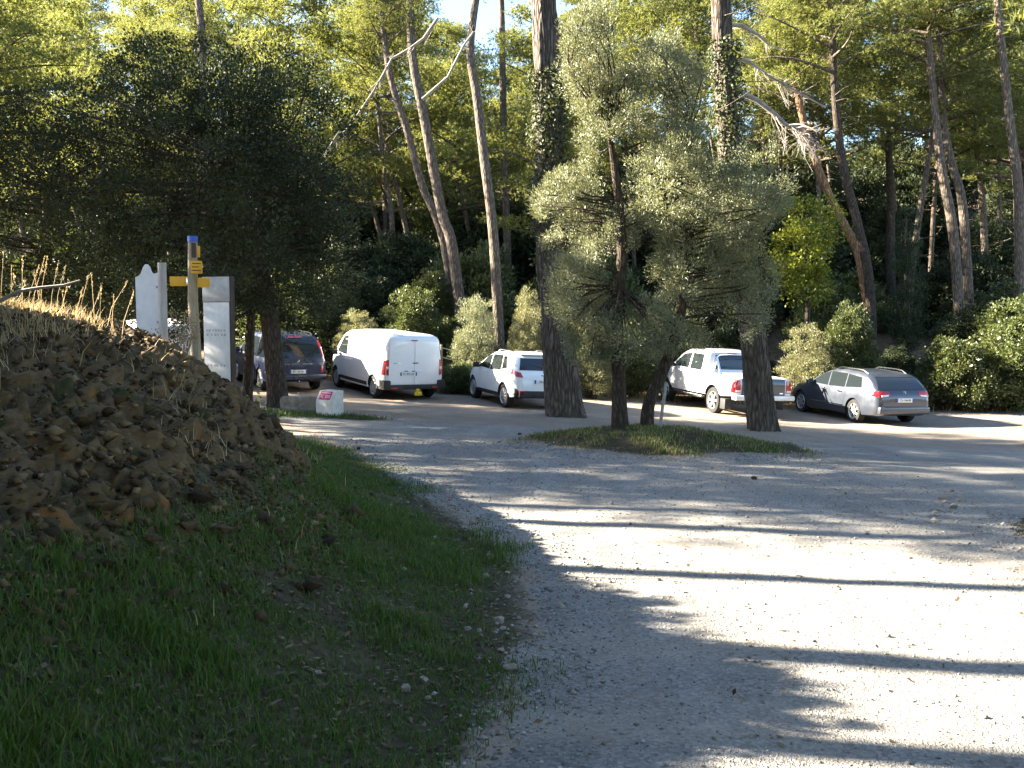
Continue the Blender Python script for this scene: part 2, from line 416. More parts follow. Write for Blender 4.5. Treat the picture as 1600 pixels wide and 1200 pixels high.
Xr = X + amt * .5 * np.clip(fac, -.1, .2); xs_r, ys_r = xs, ys
V = np.stack([Xr, Y, Zr], -1).reshape(-1, 3); i = np.arange(X.size).reshape(X.shape)
Fq = np.stack([i[:-1, :-1], i[:-1, 1:], i[1:, 1:], i[1:, :-1]], -1).reshape(-1, 4)
keep = (amt.ravel() > .02)[Fq].any(1)
BANK = tag(link('rock_bank', np_mesh('rock_bank', V, Fq[keep], False), M['rock']), kind='structure')

# loose stones: a few shapes shared by all
def stone_mesh(name, seed, mat, sc=(1, .8, .55)):
    r = np.random.default_rng(seed); bm = bmesh.new()
    for p in r.normal(0, 1, (15, 3)):
        p = p / np.linalg.norm(p) * r.uniform(.8, 1.05); bm.verts.new((p[0] * sc[0], p[1] * sc[1], p[2] * sc[2]))
    h = bmesh.ops.convex_hull(bm, input=bm.verts[:])
    bmesh.ops.delete(bm, geom=[v for v in bm.verts if not v.link_faces], context='VERTS')
    me = bpy.data.meshes.new(name); bm.to_mesh(me); bm.free(); me.materials.append(mat); return me
ROCKS = [stone_mesh('stone', 100 + k, M['stone'], (1, .8, .5)) for k in range(8)]
PALES = [stone_mesh('stone', 200 + k, M['pale_stone'], (1, .8, .6)) for k in range(5)]
def put_stone(parent, meshes, x, y, r, sink=.25, lift=0):
    o = bpy.data.objects.new('stone', random.choice(meshes)); COL.objects.link(o); o.parent = parent
    o.location = (x, y, gzf(x, y) + r * (.5 - sink) + lift); o.scale = (r, r * random.uniform(.7, 1.1), r * random.uniform(.7, 1.1))
    o.rotation_euler = (random.uniform(-.5, .5), random.uniform(-.5, .5), random.uniform(0, 6.28)); return o
n = 0
while n < 280:
    y = random.uniform(4, 14.5); x = float(foot(y)) - random.uniform(float(np.interp(y, [2, 4, 6, 8, 12], [1.8, 1.6, 1.25, 1.0, .9])) + .1, 3.9)
    if x / y < -.58: continue
    put_stone(BANK, ROCKS, x, y, random.uniform(.025, .085) * (1.5 if random.random() < .12 else 1), .3, .03); n += 1
n = 0
while n < 70:                                   # pale stones on the verge and along the road edge
    y = random.triangular(3.4, 13, 6); x = float(foot(y)) + random.gauss(.15, .45)
    put_stone(GROUND, PALES, x, y, random.choice((.02, .025, .03, .035, .05)), .2); n += 1
for k in range(26):                              # broken edge at the right of the road
    t = k / 25; put_stone(GROUND, PALES, 4.15 + 1.25 * t + random.gauss(0, .06), 9.0 + 2.2 * t + random.gauss(0, .06), random.uniform(.03, .075), .3)

# loose gravel and pebbles near the camera
def pebbles(n):
    Yp = 2.2 + 15 * RNG.random(n) ** 1.7; Xp = RNG.uniform(-3, 5.2, n)
    sd = road_sd(Xp, Yp)
    pr = np.where(sd > 0, .5 + .5 * np.exp(-sd / .4), np.exp(sd / .2))
    k = RNG.random(n) < pr; Xp, Yp, sd = Xp[k], Yp[k], sd[k]; m = len(Xp)
    r = RNG.lognormal(math.log(.0042), .42, m) * (1 + .05 * Yp) * np.where(sd < .45, 1.5, 1.0)
    base = np.array([(1, 0, 0), (0, 1, 0), (-1, 0, 0), (0, -1, 0), (0, 0, .7), (0, 0, -.7)], float)
    V = base[None] * RNG.uniform(.6, 1.25, (m, 6, 1)); a = RNG.uniform(0, 6.28, m); ca, sa = np.cos(a), np.sin(a)
    V = np.stack([V[..., 0] * ca[:, None] - V[..., 1] * sa[:, None], V[..., 0] * sa[:, None] + V[..., 1] * ca[:, None], V[..., 2]], -1) * r[:, None, None]
    zz = np.maximum(gz(Xp, Yp), road_z(Xp, Yp)) + r * .25
    V += np.stack([Xp, Yp, zz], -1)[:, None]
    f = np.array([(0, 1, 4), (1, 2, 4), (2, 3, 4), (3, 0, 4), (1, 0, 5), (2, 1, 5), (3, 2, 5), (0, 3, 5)])
    return np_mesh('loose_gravel', V.reshape(-1, 3), (f[None] + 6 * np.arange(m)[:, None, None]).reshape(-1, 3))
tag(link('loose_gravel', pebbles(80000), M['pebble']), 'loose grey gravel lying on the road', 'gravel', kind='stuff')

M['rubble'] = leaf_mat('rubble', [(.022, .015, .009), (.058, .039, .02), (.11, .076, .038), (.21, .155, .09)], .0, .95, .15)
def rubble(n):
    Yp = RNG.uniform(2.6, 16.5, n); dd = RNG.uniform(.5, 4.4, n); Xp = foot(Yp) - dd
    rs = np.interp(Yp, [2, 4, 6, 8, 12], [1.8, 1.6, 1.25, 1.0, .9])
    k = (RNG.random(n) < ss(-.7, .2, dd - rs)) & (Xp / Yp > -.62); Xp, Yp = Xp[k], Yp[k]; m = len(Xp)
    ix = np.clip(np.searchsorted(xs_r, Xp), 1, len(xs_r) - 1); iy = np.clip(np.searchsorted(ys_r, Yp), 1, len(ys_r) - 1)
    r = RNG.lognormal(math.log(.013), .6, m)
    zz = np.maximum(Zr[iy, ix], gz(Xp, Yp)) + r * .3
    base = np.array([(1, 0, 0), (0, 1, 0), (-1, 0, 0), (0, -1, 0), (0, 0, .6), (0, 0, -.6)], float)
    V = base[None] * RNG.uniform(.5, 1.4, (m, 6, 1)) @ np.array(Matrix.Rotation(.5, 3, 'Y'))
    a = RNG.uniform(0, 6.28, m); ca, sa = np.cos(a), np.sin(a)
    V = np.stack([V[..., 0] * ca[:, None] - V[..., 1] * sa[:, None], V[..., 0] * sa[:, None] + V[..., 1] * ca[:, None], V[..., 2]], -1) * r[:, None, None]
    V += np.stack([Xp, Yp, zz], -1)[:, None]
    f = np.array([(0, 1, 4), (1, 2, 4), (2, 3, 4), (3, 0, 4), (1, 0, 5), (2, 1, 5), (3, 2, 5), (0, 3, 5)])
    return np_mesh('rubble', V.reshape(-1, 3), (f[None] + 6 * np.arange(m)[:, None, None]).reshape(-1, 3))
tag(link('rubble', rubble(48000), M['rubble']), 'crumbled brown rock fragments covering the face of the bank', 'rubble', kind='stuff')

# grass and litter
def blades(name, Xp, Yp, h, w, mat, label, cat, lean=.5, zoff=0.0, parent=None):
    m = len(Xp); z = gz(Xp, Yp) - .01 + zoff
    a = RNG.uniform(0, 6.28, m); l = RNG.uniform(.1, 1, m) * lean * h
    b = a + PI / 2 + RNG.normal(0, .4, m)
    P = np.stack([Xp, Yp, z], -1); W = np.stack([np.cos(b), np.sin(b), 0 * b], -1) * (w / 2)[:, None]
    D = np.stack([np.cos(a) * l, np.sin(a) * l, h], -1)
    mid = P + D * .5 + np.stack([-np.cos(a) * l * .18, -np.sin(a) * l * .18, h * .08], -1)
    V = np.stack([P - W, P + W, mid + W * .7, mid - W * .7, P + D + W * .12, P + D - W * .12], 1).reshape(-1, 3)
    q = np.array([(0, 1, 2, 3), (3, 2, 4, 5)])
    me = np_mesh(name, V, (q[None] + 6 * np.arange(m)[:, None, None]).reshape(-1, 4))
    return tag(link(name, me, mat, parent), label, cat, kind='stuff')
def scatter(n, x0, x1, y0, y1, dens):
    X = RNG.uniform(x0, x1, n); Y = y0 + (y1 - y0) * RNG.random(n) ** 1.25
    k = RNG.random(n) < dens(X, Y); return X[k], Y[k]
def vdens(X, Y):
    d = foot(Y) - X; patch = fbm(X * 1.1, Y * 1.1, s=71) + .5 * fbm(X * 4, Y * 4, s=73)
    m = ss(-.45, .55, d + .7 * patch) * (1 - ss(-.1, .7, d - np.interp(Y, [2, 4, 6, 8, 12], [1.8, 1.6, 1.25, 1.0, .9]) + .5 * patch)) * (1 - ss(14, 17, Y))
    return m * (.12 + .88 * ss(-.55, -.05, patch))
Xg, Yg = scatter(360000, -5, .6, 2.3, 17, vdens); m = len(Xg)
blades('verge_grass', Xg, Yg, RNG.uniform(.016, .058, m) * (1 + .8 * (fbm(Xg * 2, Yg * 2, s=75) > .15)) * (1 + .5 * ss(.6, 1.6, foot(Yg) - Xg)), RNG.uniform(.005, .010, m), M['grass'],
       'short green grass on the shaded verge below the rock bank', 'grass', .9)
def idens(X, Y): return ss(.02, .25, island(X, Y) / .34) * ss(-.3, .2, fbm(X * 1.6, Y * 1.6, s=77)) * .9
Xg, Yg = scatter(70000, -.5, 7.0, 14.2, 19.8, idens); m = len(Xg)
hv = len(Xg) // 3
blades('island_dry_grass', Xg[:hv], Yg[:hv], RNG.uniform(.03, .09, hv), RNG.uniform(.007, .012, hv), M['dry_grass'], 'withered straw grass among the green on the olive mound', 'grass', .9)
Xg, Yg = Xg[hv:], Yg[hv:]; m = len(Xg)
blades('island_grass', Xg, Yg, RNG.uniform(.03, .10, m), RNG.uniform(.008, .014, m), M['grass'], 'thin grass covering the mound under the two olive stems', 'grass', .8)
def pdens(X, Y): return ss(.3, .7, np.exp(-(((X + 5.2) / 2.6) ** 2 + ((Y - 21.0) / .9) ** 2)))
Xg, Yg = scatter(16000, -9, -1, 19.5, 22.5, pdens); m = len(Xg)
blades('kerb_grass', Xg, Yg, RNG.uniform(.04, .12, m), RNG.uniform(.010, .016, m), M['grass'], 'strip of green grass in front of the concrete marker', 'grass', .8)
def tdens(X, Y):
    d = foot(Y) - X; return ss(2.9, 3.5, d) * (1 - ss(13, 15.5, Y)) * ss(-.4, .2, fbm(X * 1.5, Y * 1.5, s=79))
Xg, Yg = scatter(42000, -11, -1.5, 5.5, 15, tdens); m = len(Xg)
blades('dry_bank_grass', Xg, Yg, RNG.uniform(.06, .22, m), RNG.uniform(.005, .010, m), M['dry_grass'], 'dry straw coloured grass along the crest of the rock bank', 'grass', .9, .05)
def sdens(X, Y):
    d = foot(Y) - X; return ss(.7, 1.4, d) * (1 - ss(2.2, 3, d)) * (1 - ss(14, 17, Y)) * ss(.15, .4, fbm(X * 1.4, Y * 1.4, s=81)) * .35
Xg, Yg = scatter(40000, -6, 0, 3, 17, sdens); m = len(Xg)
blades('brown_bank_grass', Xg, Yg, RNG.uniform(.05, .16, m), RNG.uniform(.005, .009, m), M['dry_grass'], 'withered brown grass on the lower face of the rock bank', 'grass', 1.2, .05)
def hdens(X, Y): return ss(29.5, 31, Y + .08 * X) * (1 - ss(34, 37, Y)) * ss(-.2, .3, fbm(X * .8, Y * .8, s=83))
Xg, Yg = scatter(26000, -14, 20, 29, 37, hdens); m = len(Xg)
blades('field_edge_grass', Xg, Yg, RNG.uniform(.08, .3, m), RNG.uniform(.012, .025, m), M['dry_grass'], 'dry yellow grass along the back edge of the car park', 'grass', .9)

def leaf_quads(P, D, Nn, L, W):
    D = D / (np.linalg.norm(D, axis=1)[:, None] + 1e-9)
    S = np.cross(D, Nn); S /= np.linalg.norm(S, axis=1)[:, None] + 1e-9
    U = np.cross(S, D)
    L = np.broadcast_to(L, (len(P),))[:, None]; W = np.broadcast_to(W, (len(P),))[:, None]
    V = np.stack([P, P + D * L * .5 + S * W * .5 + U * W * .12, P + D * L, P + D * L * .5 - S * W * .5 + U * W * .12], 1)
    return V.reshape(-1, 3), np.arange(4 * len(P)).reshape(-1, 4)
def unit(n): v = RNG.normal(0, 1, (n, 3)); return v / np.linalg.norm(v, axis=1)[:, None]
def ldens(X, Y):
    d = foot(Y) - X; return np.clip(ss(-.5, .2, d) * (1 - ss(2.8, 3.4, d)) * .7 * (Y < 15) + ss(.1, .6, island(X, Y) / .34) + .035, 0, 1)
Xg, Yg = scatter(70000, -5, 7, 2.5, 19.5, ldens)
P = np.stack([Xg, Yg, gz(Xg, Yg) + .012], -1); D = unit(len(P)); D[:, 2] *= .25; Nn = unit(len(P)) * .4 + np.array([0, 0, 1])
V, Fq = leaf_quads(P, D, Nn, RNG.uniform(.025, .06, len(P)), RNG.uniform(.012, .03, len(P)))
tag(link('leaf_litter', np_mesh('leaf_litter', V, Fq), M['litter']), 'fallen brown leaves scattered on the verge and the mound', 'leaves', kind='stuff')

# ------------------------------------------------------------------ foliage and trees
def crown_leaves(seed, lobes, ncl, nlf, L, W, rc, up=.3, flat=.85, droop=0.0, gap=.0):
    """leaf-sized faces gathered in clumps through the volume of several lobes (cx,cy,cz,rx,ry,rz)"""
    global RNG
    keep = RNG; RNG = np.random.default_rng(seed)
    vol = np.array([l[3] * l[4] * l[5] for l in lobes]) ** .8; which = RNG.choice(len(lobes), ncl, p=vol / vol.sum())
    Lb = np.array(lobes)[which]; d = unit(ncl)
    f = .42 + .58 * RNG.random(ncl) ** .55
    f = f * (1 + .30 * fbm(d[:, 0] * 2.1 + which * 3.7, d[:, 1] * 2.1, d[:, 2] * 2.1, oct=2, s=seed))
    C = Lb[:, :3] + d * f[:, None] * Lb[:, 3:6]
    if gap > 0:
        k = fbm(C[:, 0] * .8, C[:, 1] * .8, C[:, 2] * .8, oct=2, s=seed + 5) > -gap; C, d = C[k], d[k]
    nc = len(C); R = rc * RNG.uniform(.6, 1.35, nc)
    ci = np.repeat(np.arange(nc), nlf); m = len(ci)
    o = unit(m) * (RNG.random(m) ** .45)[:, None]; o[:, 2] *= flat
    P = C[ci] + o * R[ci][:, None]
    D = o * .8 + d[ci] * .5 + unit(m) * .7; D[:, 2] += up - droop
    Nn = unit(m) * .8 + d[ci] * .5 + np.array([0, 0, .6])
    V, Fq = leaf_quads(P, D, Nn, L * RNG.uniform(.65, 1.3, m), W * RNG.uniform(.65, 1.3, m))
    RNG = keep
    return V, Fq, C
def limb(a, b, r0, r1, n=6, seg=6, wob=.12, sag=0.0):
    a = np.array(a, float); b = np.array(b, float); t = np.linspace(0, 1, n)[:, None]
    L = np.linalg.norm(b - a); P = a + (b - a) * t + np.sin(t * PI) * np.array([RNG.normal(0, wob) * L, RNG.normal(0, wob) * L, RNG.normal(sag, wob * .6) * L])
    return tube(P, r0 + (r1 - r0) * t[:, 0] ** .8, seg)
def limbs_to(C, root, k, r0, r1, seed, n=6):
    r = np.random.default_rng(seed); idx = r.choice(len(C), min(k, len(C)), replace=False)
    return cat_geo([limb(root(C[i]), C[i], r0 * r.uniform(.6, 1.1), r1, n, 6) for i in idx])

def pine_crown(seed, H, r, nl=28, ncl=6, ntuft=40, dead=8):
    """clumps of needle tufts at the ends of rising limbs; origin at the foot of the crown, trunk axis up z"""
    global RNG
    keep = RNG; RNG = np.random.default_rng(seed)
    wood, C = [], []
    for i in range(nl):
        t = (i + RNG.random()) / nl; a = i * 2.4 + RNG.normal(0, .3)
        reach = r * (1.0 - .62 * t ** 1.3) * RNG.uniform(.55, 1.1); z0 = H * t * .92
        e = np.array([math.cos(a) * reach, math.sin(a) * reach, z0 + reach * RNG.uniform(.05, .5)])
        wood.append(limb((0, 0, z0), e, .055 * (1.3 - t), .014, 6, 5, .08))
        for j in range(ncl):
            s = RNG.uniform(.45, 1.08); side = RNG.normal(0, .28, 3) * reach; side[2] = abs(side[2]) * .5
            C.append(np.array([0, 0, z0]) * (1 - s) + e * s + side)
    for i in range(dead):
        a = RNG.uniform(0, 6.28); L = RNG.uniform(.6, 1.8); z0 = -RNG.uniform(.2, H * .6)
        wood.append(limb((0, 0, z0), (math.cos(a) * L, math.sin(a) * L, z0 + RNG.uniform(-.3, .4)), .022, .006, 5, 4, .12))
    C = np.array(C); nc = len(C); ci = np.repeat(np.arange(nc), ntuft); m = len(ci)
    o = unit(m) * (RNG.random(m) ** .5)[:, None] * RNG.uniform(.34, .72, nc)[ci][:, None]; o[:, 2] *= .55
    T = C[ci] + o; ax = o * 1.2 + unit(m) * .5 + np.array([0, 0, .5]); ax /= np.linalg.norm(ax, axis=1)[:, None]
    nn = 8; ti = np.repeat(np.arange(m), nn); q = len(ti)
    D = ax[ti] * .8 + unit(q) * .75; D /= np.linalg.norm(D, axis=1)[:, None]
    S = np.cross(D, unit(q)); S /= np.linalg.norm(S, axis=1)[:, None] + 1e-9
    L = RNG.uniform(.09, .17, q)[:, None]
    V = np.stack([T[ti] - S * .012, T[ti] + S * .012, T[ti] + D * L], 1).reshape(-1, 3)
    Fq = np.arange(3 * q).reshape(-1, 3); RNG = keep
    wv, wf = cat_geo(wood)
    lm = np_mesh('crown', V, Fq); lm.materials.append(M['pine_leaf'])
    wm = np_mesh('branches', wv, wf, True); wm.materials.append(M['thin_bark'])
    return lm, wm
PINES = [pine_crown(11, 6.0, 3.0), pine_crown(12, 7.0, 2.7, 30), pine_crown(13, 5.0, 3.3, 24), pine_crown(14, 6.5, 2.4, 28)]

def trunk_geo(path, rad, seg=14, rough=.0, scale=5.0, flare=0.0):
    P = np.array([tuple(p) for p in path], float); t = np.linspace(0, len(P) - 1, (len(P) - 1) * 6 + 1)
    i0 = np.clip(t.astype(int), 0, len(P) - 2); f = (t - i0)[:, None]
    g = lambda k: P[np.clip(k, 0, len(P) - 1)]
    a, b, c, e = g(i0 - 1), g(i0), g(i0 + 1), g(i0 + 2)
    Q = .5 * (2 * b + (c - a) * f + (2 * a - 5 * b + 4 * c - e) * f ** 2 + (3 * b - a - 3 * c + e) * f ** 3)
    R = np.interp(t, np.arange(len(P)), rad)
    if rough:
        n2 = len(Q) * 4; tt = np.linspace(0, len(Q) - 1, n2)
        Q = np.stack([np.interp(tt, np.arange(len(Q)), Q[:, k]) for k in range(3)], -1); R = np.interp(tt, np.arange(len(R)), R)
    V, Fq = tube(Q, R, seg)
    if rough:
        ax = np.repeat(Q, seg, 0); o = V - ax; rr = np.linalg.norm(o, axis=1); an = np.arctan2(o[:, 1], o[:, 0])
        h = V[:, 2] - Q[0, 2]
        n = fbm(np.cos(an) * scale, np.sin(an) * scale, h * .8, oct=4, s=91)
        ridge = np.abs(fbm(np.cos(an) * scale * 1.6, np.sin(an) * scale * 1.6, h * .55 + 7, oct=3, s=93))
        root = flare * np.exp(-h / .35) * (.6 + .6 * np.cos(an * 3 + 1.0))
        V = ax + o * (1 + rough * n + rough * 1.2 * ridge + root)[:, None]
    return V, Fq, Q, R

def pine(path, rad, crown=0, cs=1.0, label='', group=None, mat='thin_bark', seg=12, rough=0.0, flare=0.0, rz=None, extra=None, drop=.0):
    """one pine: trunk along a path of world points, crown set on its top"""
    base = Vector(path[0]); root = empty('pine_tree', base)
    tag(root, label, 'tree', group)
    V, Fq, Q, R = trunk_geo([Vector(p) - base for p in path], rad, seg, rough, 5.0, flare)
    link('trunk', np_mesh('trunk', V, Fq, True), M[mat], root)
    lm, wm = PINES[crown % len(PINES)]; top = Vector(Q[-1])
    for nm, me in (('crown', lm), ('branches', wm)):
        o = link(nm, me, None, root); o['kind'] = 'stuff'; o.location = top + Vector((0, 0, -drop)); o.scale = (cs, cs, cs)
        o.rotation_euler = (0, 0, rz if rz is not None else (base.x * 7.3 + base.y * 3.1) % 6.28)
    return root

def ptop(path_px, Y, extra=3.0, dY=0):
    pts = [at(u, v, Y + dY * i) for i, (u, v) in enumerate(path_px)]
    g = gzf(pts[0].x, pts[0].y); pts[0].z = min(pts[0].z, g) - .1
    return pts

# --- the big pine beside the small white car, and the leaning pine by the pickup
big = pine(ptop([(882, 648), (878, 590), (870, 500), (861, 380), (858, 250), (856, 120), (850, 0), (842, -170)], 22.5), [.45, .40, .37, .33, .30, .29, .28, .24], 0, .95,
           'massive pine trunk with furrowed grey bark, thickest of all, beside the small white car', None, 'pine_bark', 56, .18, .20)
lean = pine(ptop([(1192, 662), (1184, 590), (1172, 500), (1152, 380), (1140, 250), (1132, 120), (1126, 0), (1118, -120)], 21.0), [.33, .30, .275, .25, .225, .21, .20, .17], 1, 1.0,
            'leaning pine trunk with rough grey bark standing in front of the pickup tailgate', None, 'pine_bark', 48, .18, .20)
def ivy(root, path_px, Y, r0, r1, n, name='ivy', mat='ivy_leaf', L=.075):
    pts = np.array([tuple(at(u, v, Y)) for u, v in path_px]); t = RNG.random(n) * (len(pts) - 1); i = t.astype(int); f = (t - i)[:, None]
    C = pts[i] * (1 - f) + pts[i + 1] * f; a = RNG.uniform(0, 6.28, n); r = RNG.uniform(r0, r1, n) * (.85 + .5 * fbm(C[:, 2] * 1.5, a, oct=2, s=97))
    o = np.stack([np.cos(a), np.sin(a), 0 * a], -1); P = C + o * r[:, None]
    V, Fq = leaf_quads(P, o * .4 + unit(n) * .6 + np.array([0, 0, -.5]), o + unit(n) * .5, L * RNG.uniform(.6, 1.3, n), L * .8)
    V = V - np.array(root.location)
    return tag(link(name, np_mesh(name, V, Fq), M[mat], root), kind='stuff')
ivy(big, [(861, 400), (858, 250), (856, 110)], 22.5, .34, .52, 7000)
ivy(lean, [(1165, 470), (1152, 380), (1140, 250), (1132, 60)], 21.0, .24, .42, 7000)

# --- pines of the slope that can be told apart
SPEC = [
 ([(729, 455), (708, 392), (690, 330), (664, 190), (645, 90), (640, -10), (632, -120)], 34, .21, 2, .8, 'grey double-stemmed pine leaning left behind the white van, right stem', 'thin_bark'),
 ([(722, 440), (694, 380), (660, 290), (638, 210), (610, 120), (596, 20)], 34.6, .17, 3, .75, 'grey double-stemmed pine leaning left behind the white van, left stem', 'thin_bark'),
 ([(783, 482), (772, 380), (757, 250), (745, 150), (735, 85), (742, 10), (760, -90)], 33, .19, 1, .8, 'straight pale pine trunk just left of the massive pine', 'thin_bark'),
 ([(797, 420), (790, 300), (786, 150), (784, 20), (780, -100)], 42, .18, 0, .8, 'thin pine trunk seen high between the pale pine and the massive pine', 'thin_bark'),
 ([(1370, 480), (1345, 410), (1318, 350), (1290, 292), (1262, 215), (1240, 120)], 37, .20, 3, .9, 'slanting pine with orange bark behind the sunlit bush', 'red_bark'),
 ([(1366, 520), (1358, 440), (1340, 350), (1318, 262), (1306, 170), (1300, 60)], 35.5, .20, 2, 1.0, 'dark pine curving left behind the round sunlit bush', 'dark_bark'),
 ([(1508, 450), (1490, 370), (1472, 270), (1462, 185), (1450, 60)], 37, .21, 0, 1.0, 'pale smooth pine pair above the right hedge, left stem', 'thin_bark'),
 ([(1524, 410), (1505, 330), (1488, 260), (1474, 185), (1466, 40)], 38, .19, 1, .9, 'pale smooth pine pair above the right hedge, right stem', 'thin_bark'),
 ([(1600, 400), (1592, 320), (1580, 210), (1567, 90), (1556, -20)], 36, .20, 2, 1.0, 'tall grey pine at the right edge of the picture', 'thin_bark'),
 ([(1546, 390), (1536, 330), (1531, 280), (1520, 180)], 46, .17, 3, .9, 'thin sunlit pine deep in the wood at the right', 'thin_bark'),
 ([(1394, 470), (1391, 400), (1392, 320), (1388, 220)], 44, .24, 0, 1.0, 'straight bluish pine trunk deep in the wood left of the cypress', 'dark_bark'),
 ([(620, 430), (612, 340), (600, 260), (590, 160)], 40, .13, 1, .9, 'thin pine stem in the dark wood above the white van', 'thin_bark'),
 ([(1052, 300), (1090, 80), (1060, 10), (1030, -60)], 46, .16, 1, .9, 'dark slanting pine against the sky above the olive crowns', 'dark_bark'),
 ([(318, 240), (316, 100), (312, 20), (300, -80)], 38, .20, 3, 1.0, 'pale pine stem rising above the dark oak crown', 'thin_bark'),
]
HERO = []
for k, (px, Y, r, c, cs, lab, mt) in enumerate(SPEC):
    pts = ptop(px, Y, dY=.15); b = pts[0]
    if b.z > gzf(b.x, b.y): pts.insert(0, Vector((b.x + .15, b.y, gzf(b.x, b.y) - .1)))
    HERO.append(pine(pts, np.linspace(r, r * .62, len(pts)), c, cs, lab, None, mt, 12, .05, .15, drop=1.4 if k in (0, 1, 4, 5, 9) else .5))

def dead_branch(root, path_px, Y, r0, r1, twigs, name='dead_branch', tw=(.5, -.5), length=.6, Yd=0.0):
    pts = [np.array(at(u, v, Y + Yd * i)) - np.array(root.location) for i, (u, v) in enumerate(path_px)]
    g = [tube(np.array(pts), np.linspace(r0, r1, len(pts)), 7)]
    for k in range(twigs):
        t = RNG.uniform(.3, 1) * (len(pts) - 1); i = min(int(t), len(pts) - 2); p = pts[i] + (pts[i + 1] - pts[i]) * (t - i)
        e = p + np.array([RNG.normal(tw[0], .3), RNG.normal(0, .3), RNG.normal(tw[1], .3)]) * length * RNG.uniform(.6, 1.6)
        g.append(limb(p, e, .014, .005, 5, 4, .1))
        for q in range(3): g.append(limb(p + (e - p) * RNG.uniform(.3, .9), e + RNG.normal(0, .25, 3) * length, .008, .004, 4, 3, .1))
    V, Fq = cat_geo(g)
    return link(name, np_mesh(name, V, Fq, True), M['dead_wood'], root)
dead_branch(HERO[4], [(1160, 145), (1185, 158), (1210, 178), (1228, 195), (1244, 198), (1256, 214)], 24, .075, .04, 26, tw=(.6, -.75), length=.65)
dead_branch(HERO[5], [(1128, 38), (1160, 40), (1185, 55), (1200, 70)], 24.5, .07, .03, 8, tw=(.3, -.4), length=.4)
dead_branch(HERO[5], [(1155, 92), (1170, 96), (1200, 118), (1240, 140), (1290, 168)], 24.5, .05, .02, 14, tw=(.5, -.5), length=.45)
dead_branch(HERO[1], [(510, 235), (548, 195), (585, 140), (605, 105), (612, 92), (640, 76), (662, 60), (684, 28)], 27, .018, .045, 14, tw=(-.4, -.6), length=.4)
dead_branch(HERO[1], [(500, 262), (520, 220), (530, 205), (552, 212)], 27, .02, .012, 3, tw=(-.1, -.6), length=.4)
dead_branch(HERO[0], [(660, 155), (700, 120), (725, 70), (740, 50)], 31, .05, .03, 5, tw=(.2, .3), length=.4)

# --- the mass of pines behind, each its own tree
spots = []
r = np.random.default_rng(5)
for Yb, n in ((40, 10), (46, 12), (53, 14), (62, 14), (76, 12)):
    for k in range(n):
        half = .62 * Yb; x = -half + 2 * half * (k + r.uniform(.1, .9)) / n
        spots.append((x, Yb + r.uniform(-2.2, 2.2)))
n_p = 0
for x, y in spots:
    h = (r.uniform(9.5, 12.5) if y > 49 and x < -6 else r.uniform(6.5, 9.0)) if x < 4 else r.uniform(8.5, 12.5); lx, ly = r.normal(-.8, .7), r.normal(0, .4); g = gzf(x, y)
    pts = [Vector((x, y, g - .15)), Vector((x + lx * .2, y + ly * .2, g + h * .35)), Vector((x + lx * .6, y + ly * .6, g + h * .7)), Vector((x + lx, y + ly, g + h))]
    rr = r.uniform(.12, .2)
    side = 'left' if x / y < -.18 else ('right' if x / y > .18 else 'middle'); row = 'front' if y < 43 else ('second' if y < 57 else 'farthest')
    pine(pts, [rr, rr * .85, rr * .7, rr * .5], int(r.integers(4)), r.uniform(1.0, 1.5) * (1.15 if y > 57 else 1), 'slender pine of the %s rows in the %s part of the wood on the slope' % (row, side),
         'pines in the wood on the slope, %s rows, %s part' % (row, side), 'thin_bark', 8, rz=r.uniform(0, 6.28), drop=r.uniform(1.6, 4.2)); n_p += 1

# --- pines on the slope left of the road: outside the view, their trunks throw the stripes of shadow
LEFT = [(-12, 6.5), (-12.5, 7.75), (-11.5, 9.25), (-13.5, 11.7), (-12, 12.5), (-15, 14.2), (-12.5, 14.5), (-14, 16.4), (-12.8, 17.4), (-16, 19.2), (-13.5, 19.8), (-15.5, 23), (-18, 26), (-17, 21.5), (-20, 15.5), (-20, 18), (-21, 24), (-22, 29), (-13.6, 24.6), (-15.2, 27.2), (-19, 22.2)]
for k, (x, y) in enumerate(LEFT):
    g = gzf(x, y); h = (9.8 if y < 11 else 5.0 if y < 21 else 6.8) + r.uniform(-.4, .6)
    pts = [Vector((x, y, g - .15)), Vector((x + r.normal(0, .12), y + r.normal(0, .08), g + h * .4)), Vector((x + r.normal(0, .2), y + r.normal(0, .12), g + h * .75)), Vector((x + r.normal(0, .2), y, g + h))]
    rr = r.uniform(.11, .17)
    pine(pts, [rr * 1.15, rr, rr * .9, rr * .7], int(r.integers(4)), r.uniform(.75, .92), 'tall pine on the slope left of the road whose trunk throws a stripe of shadow',
         'pines left of the road', 'thin_bark', 8, rz=r.uniform(0, 6.28), drop=.3)

# --- the wood goes on behind the camera and right of the road
BACK = [(9.5, 1.5), (10.5, 5), (11, 9), (12.5, 12.5), (15, 7), (16, 14.5), (8, -3), (12, -2), (6, -8), (10, -9), (1, -9), (-4, -7), (-8, -3), (-10, -9), (-7, -13), (3, -14), (9, -15), (-14, -4), (-14, -12), (-2, -17), (15, -6), (18, 2), (-8.5, 1.0), (-10.5, 3.0), (-3.5, -3.5), (4.8, -4.5)]
for k, (x, y) in enumerate(BACK):
    g = gzf(x, y); h = r.uniform(3.5, 6.5); rr = r.uniform(.13, .2)
    pts = [Vector((x, y, g - .15)), Vector((x + r.normal(0, .12), y + r.normal(0, .1), g + h * .4)), Vector((x + r.normal(0, .2), y, g + h * .75)), Vector((x + r.normal(0, .2), y, g + h))]
    pine(pts, [rr * 1.15, rr, rr * .9, rr * .7], int(r.integers(4)), r.uniform(1.3, 1.7), 'pine of the wood beside and behind the viewpoint, outside the view',
         'pines around the viewpoint', 'thin_bark', 8, rz=r.uniform(0, 6.28), drop=.6)

